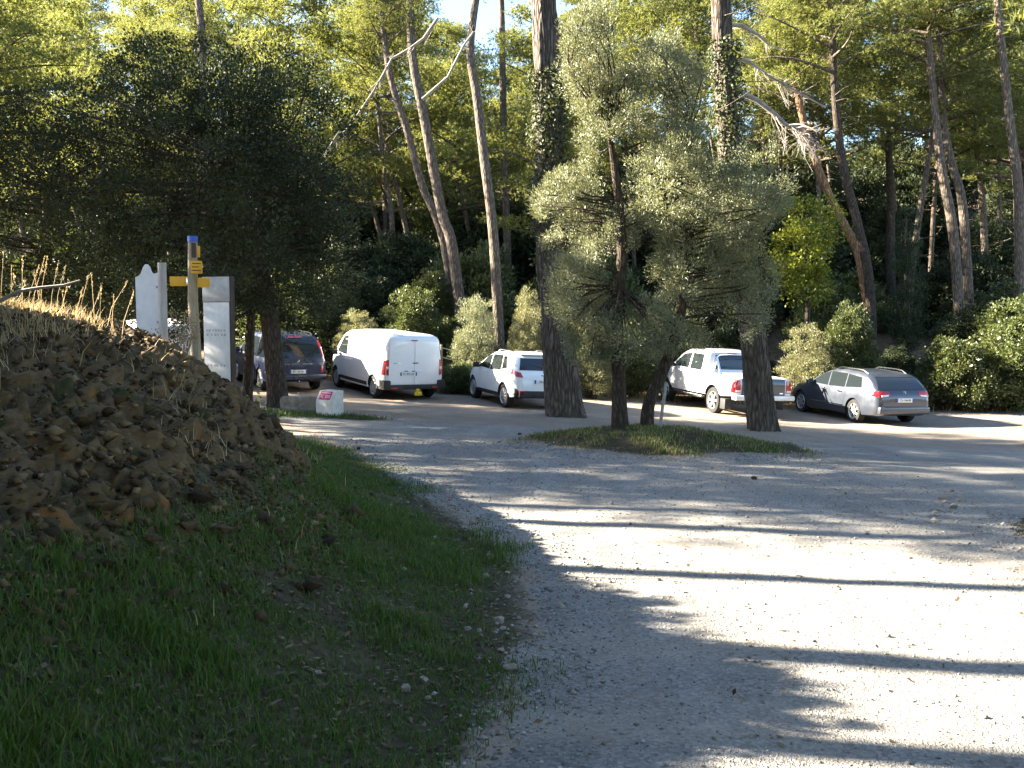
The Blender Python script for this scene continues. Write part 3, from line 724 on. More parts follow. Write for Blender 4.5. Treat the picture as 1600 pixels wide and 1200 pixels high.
# --- broadleaved trees and shrubs
def wood_mesh(name, geo, mat):
    V, Fq = geo; me = np_mesh(name, V, Fq, True); me.materials.append(mat); return me
def broad_tree(name, label, cat, base, stem_px, Y, rad, lobes, ncl, nlf, L, W, rc, leaf, barkm, seed, nb=40, group=None, up=.3, gap=0.0, flat=.85, droop=0.0, stem_pts=None):
    root = empty(name, base); tag(root, label, cat, group)
    pts = stem_pts or [at(u, v, Y) for u, v in stem_px]; pts[0] = Vector((pts[0].x, pts[0].y, min(pts[0].z, gzf(pts[0].x, pts[0].y)) - .08))
    loc = [Vector(p) - Vector(base) for p in pts]
    V, Fq, Q, R = trunk_geo(loc, rad, 18, .07, 4, .25)
    link('trunk', np_mesh('trunk', V, Fq, True), M[barkm], root)
    lb = [tuple(np.array(l[:3]) - np.array(base)) + tuple(l[3:]) for l in lobes]
    V, Fq, C = crown_leaves(seed, lb, ncl, nlf, L, W, rc, up, flat, droop, gap)
    link('crown', np_mesh('crown', V, Fq), M[leaf], root)['kind'] = 'stuff'
    top = Q[len(Q) // 2:]
    def rt(c): return top[np.argmin(np.linalg.norm(top - c, axis=1) + .3 * np.maximum(0, top[:, 2] - c[2] + .3))]
    link('branches', wood_mesh('branches', limbs_to(C, rt, nb, float(rad[-1]) * .55, .012, seed + 1, 7), M[barkm]), None, root)['kind'] = 'stuff'
    return root
def lobe(u, v, Y, ru, ry, rv): p = at(u, v, Y); return (p.x, p.y, p.z, ru * Y / F, ry, rv * Y / F)

broad_tree('holm_oak', 'broad dark evergreen oak spreading over the parked dark minivan', 'tree', on_ground(432, 22.8), [(436, 645), (432, 600), (424, 520), (410, 430), (390, 340), (370, 260)], 22.8, [.27, .24, .22, .18, .14, .08],
           [lobe(330, 330, 22.8, 215, 2.9, 225), lobe(180, 260, 23.5, 190, 2.6, 150), lobe(450, 250, 23.3, 130, 2.2, 150), lobe(330, 150, 23.5, 170, 2.2, 95), lobe(400, 430, 23.4, 150, 2.2, 90)], 620, 150, .085, .05, .42, 'oak_leaf', 'dark_bark', 301, 70)
p0 = on_ground(60, 24.5)
broad_tree('holm_oak', 'dark evergreen oak at the left edge behind the grassy bank crest', 'tree', p0, [(60, 640), (62, 520), (70, 400), (80, 300)], 24.5, [.25, .22, .17, .09],
           [lobe(60, 350, 24.5, 190, 2.6, 200), lobe(-80, 300, 25, 150, 2.4, 190), lobe(110, 450, 25.3, 150, 2, 80)], 360, 140, .085, .05, .42, 'oak_leaf', 'dark_bark', 303, 40)
p0 = on_ground(386, 24.2)
broad_tree('holm_oak', 'thin dark oak stem between the white board and the minivan', 'tree', p0, [(384, 640), (388, 590), (392, 500), (400, 420), (420, 340)], 24.2, [.15, .13, .11, .09, .05],
           [lobe(470, 400, 25.5, 120, 1.6, 100), lobe(420, 330, 25, 100, 1.6, 100)], 130, 130, .085, .05, .4, 'oak_leaf', 'dark_bark', 305, 18)

# the two stems on the island carry grey-green olive crowns
b1 = on_ground(968, 17.3); b2 = on_ground(1012, 17.5)
broad_tree('olive_tree', 'grey-green olive on the grassy mound, straight left stem', 'tree', b1, [(968, 672), (967, 600), (964, 500), (972, 400), (965, 300), (950, 190)], 17.3, [.155, .125, .115, .10, .08, .04],
           [lobe(915, 455, 17.2, 60, .9, 85), lobe(925, 90, 17.5, 50, .7, 85), lobe(955, 190, 17.6, 60, .9, 80), lobe(880, 330, 17.6, 45, .7, 65), lobe(945, 330, 17.9, 65, .9, 80), lobe(990, 515, 17.0, 75, .8, 50), lobe(920, 545, 17.3, 40, .6, 30)], 900, 130, .060, .017, .20, 'olive_leaf', 'dark_bark', 311, 110, up=.6, gap=.16)
broad_tree('olive_tree', 'grey-green olive on the grassy mound, leaning right stem', 'tree', b2, [(1010, 674), (1014, 630), (1038, 575), (1062, 500), (1075, 400), (1080, 300), (1078, 200)], 17.5, [.13, .11, .105, .09, .075, .06, .03],
           [lobe(1055, 290, 17.2, 75, 1.0, 80), lobe(1030, 130, 17.7, 65, .9, 85), lobe(1110, 190, 17.5, 80, 1.0, 95), lobe(1150, 320, 17.5, 70, 1.0, 75), lobe(1190, 270, 18.0, 45, .7, 70), lobe(1085, 420, 17.8, 70, .9, 60), lobe(1165, 455, 17.7, 45, .7, 75), lobe(1055, 525, 17.8, 50, .7, 40), lobe(1120, 95, 17.8, 45, .7, 55)], 1000, 130, .060, .017, .20, 'olive_leaf', 'dark_bark', 313, 120, up=.6, gap=.16)

b = on_ground(1262, 33)
broad_tree('young_tree', 'small yellow-green tree glowing in the sun behind the round bush', 'tree', b, [(1262, 520), (1262, 470), (1260, 400), (1256, 340)], 33, [.10, .09, .07, .03],
           [lobe(1252, 400, 33, 48, 1.0, 60), lobe(1275, 350, 33.3, 45, 1.0, 45), lobe(1262, 440, 33, 42, .9, 35)], 130, 60, .11, .075, .38, 'yellow_leaf', 'dark_bark', 321, 20)
b = on_ground(1416, 36)
broad_tree('cypress_tree', 'dark narrow cypress standing between pine trunks at the right', 'tree', b, [(1416, 560), (1416, 480), (1416, 400), (1416, 330)], 36, [.12, .10, .07, .03],
           [lobe(1416, 450, 36, 24, .6, 100), lobe(1416, 390, 36, 18, .45, 80), lobe(1416, 500, 36, 26, .65, 60)], 170, 70, .10, .03, .28, 'cypress_leaf', 'dark_bark', 323, 10, up=1.2)

SHW = 1.5
def shrub_meshes(seed, leaf, tall, ncl, nlf, L, W, rc, up=.3):
    """a bush of about 3 m across; tall ones rise to 4 m, round ones to 2.2 m"""
    k = 1.8 if tall else 1.0
    lobes = [(0, 0, 1.15 * k, 1.0, 1.0, .95 * k), (.6, .3, .8 * k, .8, .75, .7 * k), (-.65, .1, .75 * k, .8, .8, .65 * k), (.1, -.55, .65 * k, .9, .75, .6 * k), (-.2, .5, 1.4 * k, .65, .65, .6 * k)]
    V, Fq, C = crown_leaves(seed, lobes, ncl, nlf, L, W, rc, up, gap=.5)
    V[:, 2] = np.where(V[:, 2] < 0, -V[:, 2] * .3, V[:, 2])
    lm = np_mesh('foliage', V, Fq); lm.materials.append(M[leaf])
    wm = wood_mesh('stems', limbs_to(C, lambda c: np.array([c[0] * .12, c[1] * .12, -.05]), 30, .035, .006, seed + 1), M['dark_bark'])
    return lm, wm, 4.0 if tall else 2.2
SH = {'bush': [shrub_meshes(401, 'bush_leaf', 0, 380, 75, .085, .052, .22), shrub_meshes(402, 'bush_leaf', 1, 520, 75, .085, .052, .25)],
      'dark': [shrub_meshes(403, 'oak_leaf', 0, 380, 75, .085, .05, .22), shrub_meshes(404, 'oak_leaf', 1, 520, 75, .085, .05, .26)],
      'pale': [shrub_meshes(405, 'pale_leaf', 0, 330, 70, .085, .030, .20, .8), shrub_meshes(406, 'pale_leaf', 1, 420, 70, .085, .030, .22, .8)],
      'olive': [shrub_meshes(407, 'olive_leaf', 0, 340, 80, .085, .026, .20, .8), shrub_meshes(408, 'olive_leaf', 1, 420, 70, .085, .026, .22, .8)]}
def shrub(kind, x, y, w, h, label, group=None, rz=None, z=None):
    lm, wm, hb = SH[kind][1 if h / w > 2.0 else 0]
    o = tag(empty('shrub', (x, y, (gzf(x, y) if z is None else z) - .05), rz if rz is not None else (x * 5 + y * 3) % 6.28), label, 'shrub', group)
    a = link('foliage', lm, None, o); b_ = link('stems', wm, None, o); b_['kind'] = 'stuff'; a['kind'] = 'stuff'
    for q in (a, b_): q.scale = (w / SHW, w / SHW, h / hb)
    return o
def shrub_px(kind, u, vtop, Y, wpx, label, group=None):
    x = at(u, 600, Y).x; g = gzf(x, Y); h = at(u, vtop, Y).z - g
    return shrub(kind, x, Y, wpx * Y / F / 1.0, max(.3, h / 1.05), label, group)
shrub_px('bush', 1325, 450, 30.5, 56, 'round sunlit green bush left of the grey estate car')
shrub_px('pale', 1258, 490, 29.8, 60, 'pale grey-green bush right of the pickup')
shrub_px('bush', 1300, 520, 30, 50, 'leafy green bush between the pickup and the grey estate car')
shrub_px('bush', 1490, 515, 29.6, 72, 'green bush right behind the grey estate car')
shrub_px('dark', 1560, 420, 31, 90, 'tall dark green hedge bush at the right edge')
shrub_px('bush', 1585, 440, 29.6, 85, 'wide leafy bush at the right edge of the car park')
shrub_px('dark', 1500, 470, 31.5, 60, 'dark bush rising behind the estate car, left of the tall hedge bush')
shrub_px('dark', 1400, 530, 32, 42, 'low dark bush beneath the cypress')
shrub_px('olive', 742, 440, 31, 48, 'silvery shrub behind the small white car')
shrub_px('pale', 826, 430, 30.5, 40, 'pale straggly shrub left of the massive pine')
shrub_px('pale', 925, 470, 30, 48, 'pale shrub right of the massive pine')
shrub_px('bush', 985, 480, 31, 60, 'green bush behind the island stems')
shrub_px('bush', 715, 560, 29.8, 45, 'low green bush between the white van and the small white car')
shrub_px('bush', 640, 430, 32.5, 60, 'leafy bush rising behind the white van roof')
shrub_px('pale', 560, 470, 32, 48, 'straggly pale shrub between the minivan and the white van')
shrub_px('dark', 505, 450, 33, 60, 'dark bush behind the minivan')
shrub_px('bush', 680, 400, 35, 60, 'tall bush below the double-stemmed pine')
shrub_px('dark', 1120, 440, 33, 80, 'dark bush behind the pickup cab')
for k in range(80):
    y = r.uniform(34, 62); x = r.uniform(-.6, .6) * y; 
    if 14 < x / y * 40 < 24 and y < 44 and k % 2: continue
    kind = ('dark', 'dark', 'bush', 'dark')[k % 4]; s = r.uniform(1.5, 3.0) * (1 + .5 * (y > 45))
    side = 'left' if x / y < -.18 else ('right' if x / y > .18 else 'middle')
    shrub(kind, x, y, s, s * r.uniform(1.0, 1.8), 'dark undergrowth bush among the pine trunks in the %s part of the slope' % side, 'undergrowth bushes on the slope, %s part' % side, r.uniform(0, 6.28))
for k in range(34):
    u = 380 + 1240 * (k + r.uniform(.2, .8)) / 34; Y = r.uniform(31.5, 34); x = at(u, 600, Y).x; w = r.uniform(.5, 1.1)
    shrub(('bush', 'pale', 'dark', 'olive')[k % 4], x, Y, w, w * r.uniform(.9, 2.2), 'low tangled scrub along the back edge of the car park', 'scrub along the back edge', r.uniform(0, 6.28))
for k in range(46):
    y = r.uniform(64, 100); x = (-.62 + 1.24 * (k + r.uniform(.1, .9)) / 46) * y; w = r.uniform(2.6, 4.2)
    shrub('dark', x, y, w, w * r.uniform(1.6, 2.4), 'dark evergreen thicket filling the far wood below the pine crowns', 'thickets in the far wood', r.uniform(0, 6.28))
for k in range(14):      # bushes on the bank left of the view: their jagged shadow lies on the road
    y = 3.2 + k * .46; hh = float(np.interp(y, [4, 5, 7, 8, 9.2], [1.05, 1.25, 1.2, .85, .5])) * r.uniform(.8, 1.1); w = r.uniform(.55, .75)
    shrub('bush', -.57 * y - w * 1.05 - max(0, (6.5 - y)) * .32, y, w, hh, 'low bush on the bank left of the view whose jagged shadow lies on the road', 'bushes on the left bank', r.uniform(0, 6.28))


# ------------------------------------------------------------------ vehicles
M['tyre'] = mottled('tyre', [(.3, (.012, .012, .013)), (.7, (.03, .028, .026))], 12, .9, .2, .004)
M['dark_glass'] = flat('dark_glass', (.012, .016, .018), .04, 0, 0, .7)
M['black_plastic'] = mottled('black_plastic', [(.3, (.018, .018, .02)), (.7, (.035, .034, .034))], 9, .6, .1, .002)
M['liner'] = flat('liner', (.008, .008, .008), .95)
M['chrome'] = flat('chrome', (.72, .72, .74), .15, 1.0)
M['alloy'] = flat('alloy', (.55, .56, .58), .3, .85, dust=.35)
M['steel_rim'] = flat('steel_rim', (.30, .31, .33), .45, .6, dust=.4)
M['red_lens'] = flat('red_lens', (.42, .012, .015), .12, 0, .6)
M['clear_lens'] = flat('clear_lens', (.62, .60, .60), .12, 0, .6)
M['plate_white'] = flat('plate_white', (.74, .74, .72), .4)
M['plate_blue'] = flat('plate_blue', (.01, .05, .32), .4)
M['ink'] = flat('ink', (.012, .012, .014), .6)
M['white_paint'] = flat('white_paint', (.78, .79, .80), .25, 0, .7, dust=.10)
M['silver_paint'] = flat('silver_paint', (.62, .63, .64), .3, .35, .7, dust=.12)
M['navy_paint'] = flat('navy_paint', (.008, .015, .050), .2, .1, .7, dust=.03)
M['grey_paint'] = flat('grey_paint', (.040, .048, .066), .28, .35, .7, dust=.03)
M['yellow_paint'] = flat('yellow_paint', (.70, .48, .02), .5)
M['lamp_red'] = M['red_lens']

def text_mesh(s, size, depth=.004):
    cu = bpy.data.curves.new('lettering', 'FONT'); cu.body = s; cu.size = size; cu.extrude = depth / 2
    cu.align_x = 'CENTER'; cu.align_y = 'CENTER'; cu.resolution_u = 3
    o = bpy.data.objects.new('lettering_tmp', cu); COL.objects.link(o)
    dg = bpy.context.evaluated_depsgraph_get(); me = bpy.data.meshes.new_from_object(o.evaluated_get(dg))
    bpy.data.objects.remove(o); bpy.data.curves.remove(cu); me.materials.clear(); return me

def smooth_interp(x, knots, sig=.035):
    kx, ky = zip(*knots); g = np.arange(kx[0] - .3, kx[-1] + .3, .01); v = np.interp(g, kx, ky)
    k = np.exp(-.5 * (np.arange(-12, 13) * .01 / sig) ** 2); k /= k.sum()
    s = np.convolve(np.pad(v, 12, mode='edge'), k, 'valid')
    # keep the very ends as given
    e = np.clip(np.minimum(g - kx[0], kx[-1] - g) / .12, 0, 1); s = s * e + v * (1 - e)
    return np.interp(x, g, s)

class Car:
    """local frame: x forward from the rear bumper, y left, z up from the ground"""
    def __init__(s, name, label, cat, L, W, zt, zb, plan, belt, tumble, axles, wr, paint, arch=1.14, cladding=None, roof_r=.16, wheel_w=.21, rim='alloy', spokes=5, cavity=None, track=None):
        s.root = empty(name); tag(s.root, label, cat); s.L, s.W = L, W
        x = np.unique(np.round(np.concatenate([np.linspace(0, .3, 13), np.linspace(.3, L - .5, 44), np.linspace(L - .5, L, 15)]), 4))
        ZT = smooth_interp(x, zt); ZB = smooth_interp(x, zb); HW = smooth_interp(x, plan) * W / 2
        V = []; n = 15
        for xi, t, b, w in zip(x, ZT, ZB, HW):
            be = min(belt, t - .10); be = max(be, b + .25) if t > b + .4 else (b + t) / 2
            hi = t - min(.11, (t - be) * .55); yh = w - .035 - tumble * max(0, hi - be)
            rr = min(roof_r, yh * .3)
            pts = [(0, b), (w - .16, b), (w - .05, b + .03), (w - .012, b + .14 * min(1, (t - b))), (w, b + .45 * (be - b)), (w - .002, b + .75 * (be - b)), (w - .016, be - .03), (w - .035, be),
                   (w - .035 - tumble * max(0, (hi - be) * .5), be + (hi - be) * .5), (yh, hi), (yh - rr * .22, hi + (t - hi) * .55), (yh - rr * .6, hi + (t - hi) * .85), (yh - rr * 1.2, t - .004), (yh * .45, t + .008), (0, t + .012)]
            V += [(xi, p[0], p[1]) for p in pts] + [(xi, -p[0], p[1]) for p in pts[1:-1]][::-1]
        m = 2 * n - 2; Fc = []
        for i in range(len(x) - 1):
            for j in range(m):
                a = i * m + j; b = i * m + (j + 1) % m; Fc.append((a, b, b + m, a + m))
        Fc.append(tuple(range(m))); Fc.append(tuple((len(x) - 1) * m + j for j in range(m))[::-1])
        me = py_mesh('body', V, Fc); bm = bmesh.new(); bm.from_mesh(me); bmesh.ops.recalc_face_normals(bm, faces=bm.faces); bm.to_mesh(me)
        s.bvh = BVHTree.FromBMesh(bm); bm.free()
        body = link('body', me)
        cut = MB()
        for ax in axles:
            for sd in (1, -1):
                c = MB().lathe([(0, -.2), (wr * arch, -.2), (wr * arch, .3), (0, .3)], 28)
                cut.add([(v[0] + ax, v[1] + sd * (W / 2 - .10), v[2] + wr) for v in c.V], c.F)
        co = cut.build('cutter', None, None, None); 
        bm = bmesh.new(); bm.from_mesh(co.data); bmesh.ops.remove_doubles(bm, verts=bm.verts, dist=1e-5); bmesh.ops.recalc_face_normals(bm, faces=bm.faces); bm.to_mesh(co.data); bm.free()
        ops = [co]
        if cavity:
            c2 = MB().box(*cavity).build('cutter', None, None, None); ops.append(c2)
        for q in ops:
            md = body.modifiers.new('cut', 'BOOLEAN'); md.operation = 'DIFFERENCE'; md.object = q; md.solver = 'EXACT'
        dg = bpy.context.evaluated_depsgraph_get(); nm = bpy.data.meshes.new_from_object(body.evaluated_get(dg))
        bpy.data.objects.remove(body); [bpy.data.objects.remove(q) for q in ops]
        nm.name = 'body'; nm.materials.clear(); nm.materials.append(paint); nm.materials.append(M['black_plastic']); nm.materials.append(M['liner'])
        for p in nm.polygons:
            c = p.center; p.use_smooth = True; p.material_index = 0
            if cladding and cladding(c.x, abs(c.y), c.z): p.material_index = 1
            for ax in axles:
                if (c.x - ax) ** 2 + (c.z - wr) ** 2 < (wr * arch + .012) ** 2 and abs(c.y) < W / 2 - .018: p.material_index = 2
            if c.z < zb[len(zb) // 2][1] + .02 and p.normal.z < -.5: p.material_index = 2
        nm.set_sharp_from_angle(angle=math.radians(32))
        s.body = link('body', nm, None, s.root); s.paint = paint
        for ax in axles:
            for sd in (1, -1): s.wheel(ax, sd, wr, wheel_w, rim, spokes)
    def wheel(s, ax, sd, r, w, rim, spokes):
        y = sd * (s.W / 2 - .03 - w / 2)
        t = MB().lathe([(r * .66, -w * .42), (r * .80, -w * .5), (r * .95, -w * .47), (r, -w * .33), (r, w * .33), (r * .95, w * .47), (r * .80, w * .5), (r * .66, w * .42)], 32)
        t.lathe([(r * .66, -w * .42), (r * .5, 0), (0.001, 0)], 32)
        wo = t.build('wheel', M['tyre'], s.root, 40); wo.location = (ax, y, r)
        k = MB().lathe([(r * .68, sd * w * .44), (r * .66, sd * w * .50), (r * .61, sd * w * .44), (r * .58, sd * w * .20)], 32)
        k.lathe([(.001, sd * w * .46), (r * .13, sd * w * .46), (r * .18, sd * w * .36)], 16)
        for i in range(spokes):
            a = 2 * PI * i / spokes; hw = r * (.085 if spokes < 9 else .05)
            Mx = Matrix.Rotation(a, 4, 'Y')
            y0, y1 = sorted((sd * w * .30, sd * w * .45))
            k.box(r * .1, r * .62, y0, y1, -hw, hw, .006, Mx)
        if rim == 'steel_rim': k.lathe([(r * .18, sd * w * .34), (r * .40, sd * w * .40), (r * .48, sd * w * .28), (r * .58, sd * w * .22)], 28)
        k.build('rim', M[rim], wo, 35)
    def proj(s, a, b, view):
        if view in ('L', 'R'):
            sg = 1 if view == 'L' else -1; o = Vector((a, sg * 3, b)); d = Vector((0, -sg, 0))
        elif view == 'B': o = Vector((-3, a, b)); d = Vector((1, 0, 0))
        elif view == 'F': o = Vector((s.L + 3, a, b)); d = Vector((-1, 0, 0))
        else: o = Vector((a, b, 5)); d = Vector((0, 0, -1))
        h = s.bvh.ray_cast(o, d)
        return (h[0], d) if h[0] is not None else (None, d)
    def patch(s, name, mat, quads, lift=.006, parent=None, n=7, skirt=.03, label=None):
        """quads: (view, four corners) pushed onto the body surface, each standing proud by lift"""
        V, Fc = [], []
        for view, (p0, p1, p2, p3) in quads:
            b = len(V); nn = n; grid = []; last = None
            for j in range(nn + 1):
                for i in range(nn + 1):
                    u, w = i / nn, j / nn
                    a = (p0[0] * (1 - u) + p1[0] * u) * (1 - w) + (p3[0] * (1 - u) + p2[0] * u) * w
                    c = (p0[1] * (1 - u) + p1[1] * u) * (1 - w) + (p3[1] * (1 - u) + p2[1] * u) * w
                    h, d = s.proj(a, c, view)
                    if h is None:
                        h = last if last is not None else Vector((a if view in 'LRT' else 0, 0, c))
                    last = h; V.append(tuple(h - d * lift))
            for j in range(nn):
                for i in range(nn):
                    q = b + j * (nn + 1) + i; Fc.append((q, q + 1, q + nn + 2, q + nn + 1))
            ring = [b + i for i in range(nn + 1)] + [b + j * (nn + 1) + nn for j in range(1, nn + 1)] + [b + nn * (nn + 1) + i for i in range(nn - 1, -1, -1)] + [b + j * (nn + 1) for j in range(nn - 1, 0, -1)]
            k = len(V)
            for i in ring: V.append(tuple(Vector(V[i]) + d * skirt))
            for i in range(len(ring)): Fc.append((ring[i], ring[(i + 1) % len(ring)], k + (i + 1) % len(ring), k + i))
        me = py_mesh(name, V, Fc); bm = bmesh.new(); bm.from_mesh(me); bmesh.ops.remove_doubles(bm, verts=bm.verts, dist=1e-4); bmesh.ops.recalc_face_normals(bm, faces=bm.faces); bm.to_mesh(me); bm.free()
        me.polygons.foreach_set('use_smooth', np.ones(len(me.polygons), bool)); me.set_sharp_from_angle(angle=math.radians(40))
        o = link(name, me, mat, parent or s.root)
        if label: o['label'] = label
        return o
    def both(s, name, mat, pts, lift=.006, **k):
        return [s.patch(name, mat, [(v, pts)], lift, **k) for v in ('L', 'R')]
    def rear_text(s, txt, y, z, size, mat, parent, lift=.02, name='lettering'):
        h, d = s.proj(y, z, 'B'); o = link(name, text_mesh(txt, size), mat, parent)
        sl0 = s.proj(y, z - .06, 'B')[0]; sl1 = s.proj(y, z + .06, 'B')[0]
        lean = math.atan2(sl1.x - sl0.x, .12) if sl0 and sl1 else 0
        R = Matrix(((0, 0, -1), (-1, 0, 0), (0, 1, 0)))
        o.matrix_local = Matrix.Translation((h.x - lift, y, z)) @ Matrix.Rotation(lean, 4, 'Y') @ R.to_4x4(); return o
    def plate(s, txt, y, z, w=.52, h=.11, lift=.03):
        p, d = s.proj(y, z, 'B'); x = p.x - lift
        pl = MB().box(x, x + .012, y - w / 2, y + w / 2, z - h / 2, z + h / 2, .003).build('number_plate', M['plate_white'], s.root)
        for e in (1, -1): MB().box(x - .002, x + .004, y + e * (w / 2 - .021) - .021, y + e * (w / 2 - .021) + .021, z - h / 2 + .003, z + h / 2 - .003).build('plate_band', M['plate_blue'], pl)
        o = link('plate_lettering', text_mesh(txt, h * .82, .003), M['ink'], pl); o.matrix_local = Matrix.Translation((x - .004, y, z)) @ Matrix(((0, 0, -1), (-1, 0, 0), (0, 1, 0))).to_4x4() @ Matrix.Scale(.86, 4, (1, 0, 0))
        return pl
    def mirrors(s, x, z, mat, w=.20, out=.17):
        for sd in (1, -1):
            h, d = s.proj(x, z - .03, 'L' if sd > 0 else 'R'); y = h.y
            MB().box(x - .05, x + .07, *sorted((y + sd * (out - .13), y + sd * (out + .06))), z - .05, z + .10, .03).box(x - .01, x + .04, *sorted((y - sd * .03, y + sd * (out - .1))), z - .04, z + .01, .01).build('wing_mirror', mat, s.root, 50)
    def handles(s, xs, z, mat):
        for x in xs:
            for v, sd in (('L', 1), ('R', -1)):
                h, d = s.proj(x, z, v)
                MB().box(x - .09, x + .09, *sorted((h.y - sd * .01, h.y + sd * .035)), z - .016, z + .016, .008).build('door_handle', mat, s.root)
    def place(s, u, Y, alpha, dz=0.0):
        """rear centre at pixel column u and depth Y, nose turned alpha to the left of straight away"""
        a = math.radians(alpha); P = on_ground(u, Y); f = Vector((-math.sin(a), math.cos(a), 0)); l = Vector((-math.cos(a), -math.sin(a), 0))
        c = [P + f * x + l * y for x, y in ((.9, .75), (.9, -.75), (s.L - .9, .75), (s.L - .9, -.75))]
        z = [gzf(p.x, p.y) for p in c]
        fx = (f * (s.L - 1.8) + Vector((0, 0, (z[2] + z[3] - z[0] - z[1]) / 2))).normalized()
        ly = (l * 1.5 + Vector((0, 0, (z[0] + z[2] - z[1] - z[3]) / 2))).normalized(); up = fx.cross(ly).normalized(); ly = up.cross(fx)
        o = (c[0] + c[1] + c[2] + c[3]) / 4; o.z = sum(z) / 4
        o = o - fx * (s.L / 2); o.z += dz
        Mx = Matrix((fx, ly, up)).transposed().to_4x4(); Mx.translation = o
        s.root.matrix_world = Mx; s.root.location = o; return s

def make_van(name, label):
    c = Car(name, label, 'van', 4.95, 1.94, [(0, 1.66), (.03, 1.78), (.08, 1.85), (.2, 1.90), (.5, 1.925), (2.9, 1.93), (3.3, 1.89), (3.6, 1.78), (4.15, 1.33), (4.4, 1.18), (4.7, 1.05), (4.88, .88), (4.95, .62)],
            [(0, .42), (.2, .30), (1, .26), (4, .24), (4.7, .26), (4.95, .36)], [(0, .90), (.03, .945), (.1, .975), (.25, .99), (.6, 1), (4.0, 1), (4.4, .95), (4.75, .82), (4.95, .60)], 1.08, .13, (.82, 4.06), .335, M['white_paint'],
            cladding=lambda x, y, z: z < .44 and (x < .35 or x > 4.5) or z < .31, rim='steel_rim', spokes=8, roof_r=.2)
    c.both('front_window', M['dark_glass'], [(3.08, 1.12), (3.98, 1.17), (3.52, 1.68), (3.12, 1.72)])
    c.both('quarter_window', M['dark_glass'], [(4.02, 1.17), (4.20, 1.19), (3.98, 1.32), (3.90, 1.40)])
    c.patch('windscreen', M['dark_glass'], [('F', [(-.72, 1.28), (.72, 1.28), (.62, 1.76), (-.62, 1.76)])])
    c.both('front_door', c.paint, [(2.98, .42), (3.78, .42), (3.98, 1.10), (2.98, 1.08)], .004)
    c.both('sliding_door', c.paint, [(1.62, .42), (2.93, .42), (2.93, 1.70), (1.62, 1.70)], .004)
    for y0, y1 in ((.012, .80), (-.80, -.012)):
        d = c.patch('rear_door', c.paint, [('B', [(y0, .50), (y1, .50), (y1 * .96 if abs(y1) > .1 else y1, 1.72), (y0 * .96 if abs(y0) > .1 else y0, 1.72)])], .014)
        yo = .80 if y0 > 0 else -.80
        for z in (.72, 1.52): MB().box(-.012, .02, *sorted((yo, yo * 1.04)), z - .05, z + .05, .006).build('hinge', c.paint, d)
    c.patch('brake_light', M['red_lens'], [('B', [(-.10, 1.735), (.10, 1.735), (.10, 1.765), (-.10, 1.765)])], .016, n=2)
    h = MB().box(-.035, .0, -.12, .05, 1.085, 1.11, .008).build('rear_door_handle', M['black_plastic'], c.root)
    for z in (1.02,): MB().box(-.03, 0, -.34, .38, .86, .89, .006).build('plate_lamp_bar', c.paint, c.root)
    for y in (.26, .02): MB().box(-.036, -.0, y - .05, y + .05, .85, .875, .004).build('plate_lamp', M['black_plastic'], c.root)
    for sd in (1, -1):
        v = 'L' if sd > 0 else 'R'
        t = c.patch('tail_light', M['red_lens'], [('B', [(sd * .80, .74), (sd * .868, .76), (sd * .868, 1.18), (sd * .80, 1.20)]), (v, [(.01, .76), (.13, .76), (.11, 1.18), (.01, 1.18)])], .02, n=4)
        c.patch('reversing_lens', M['clear_lens'], [('B', [(sd * .805, .93), (sd * .862, .93), (sd * .862, 1.0), (sd * .805, 1.0)])], .028, parent=t, n=2)
    MB().box(-.07, .12, -.93, .93, .33, .47, .03).build('rear_bumper', M['black_plastic'], c.root)
    for sd in (1, -1): MB().box(-.08, .30, *sorted((sd * .74, sd * .975)), .33, .60, .04).build('bumper_corner', M['black_plastic'], c.root)
    for sd in (1, -1): MB().box(-.085, -.06, *sorted((sd * .55, sd * .72)), .36, .40, .004).build('reflector', M['red_lens'], c.root)
    c.both('side_moulding', M['black_plastic'], [(1.3, .34), (3.65, .34), (3.65, .45), (1.3, .45)], .012)
    c.mirrors(3.75, 1.12, M['black_plastic'], out=.2); c.handles((3.12, 2.75), 1.0, M['white_paint'])
    MB().box(4.72, 4.97, -.55, .55, .34, .50, .03).build('front_grille', M['black_plastic'], c.root)
    for v in ('L', 'R'): c.patch('headlight', M['clear_lens'], [(v, [(4.50, .80), (4.78, .78), (4.74, .92), (4.46, 1.0)])], .01, n=4)
    return c

van = make_van('white_van', 'white panel van with closed rear doors parked beside the dark minivan')
van.plate('FC-892-QF', .18, .78)
MB().box(-.022, .0, .44, .66, 1.08, 1.10, .003).build('name_strip', M['chrome'], van.root)
MB().box(-.16, -.05, -.10, -.06, .22, .34, .01).box(-.15, -.11, -.20, .02, .16, .27, .01).box(-.15, -.11, -.12, -.02, .26, .36, .01).build('tow_cover', M['yellow_paint'], van.root)
van.place(646, 27.0, 30)
van2 = make_van('white_van', 'pale white van half hidden behind the trail signs and the bank')
van2.place(262, 28.6, 28)

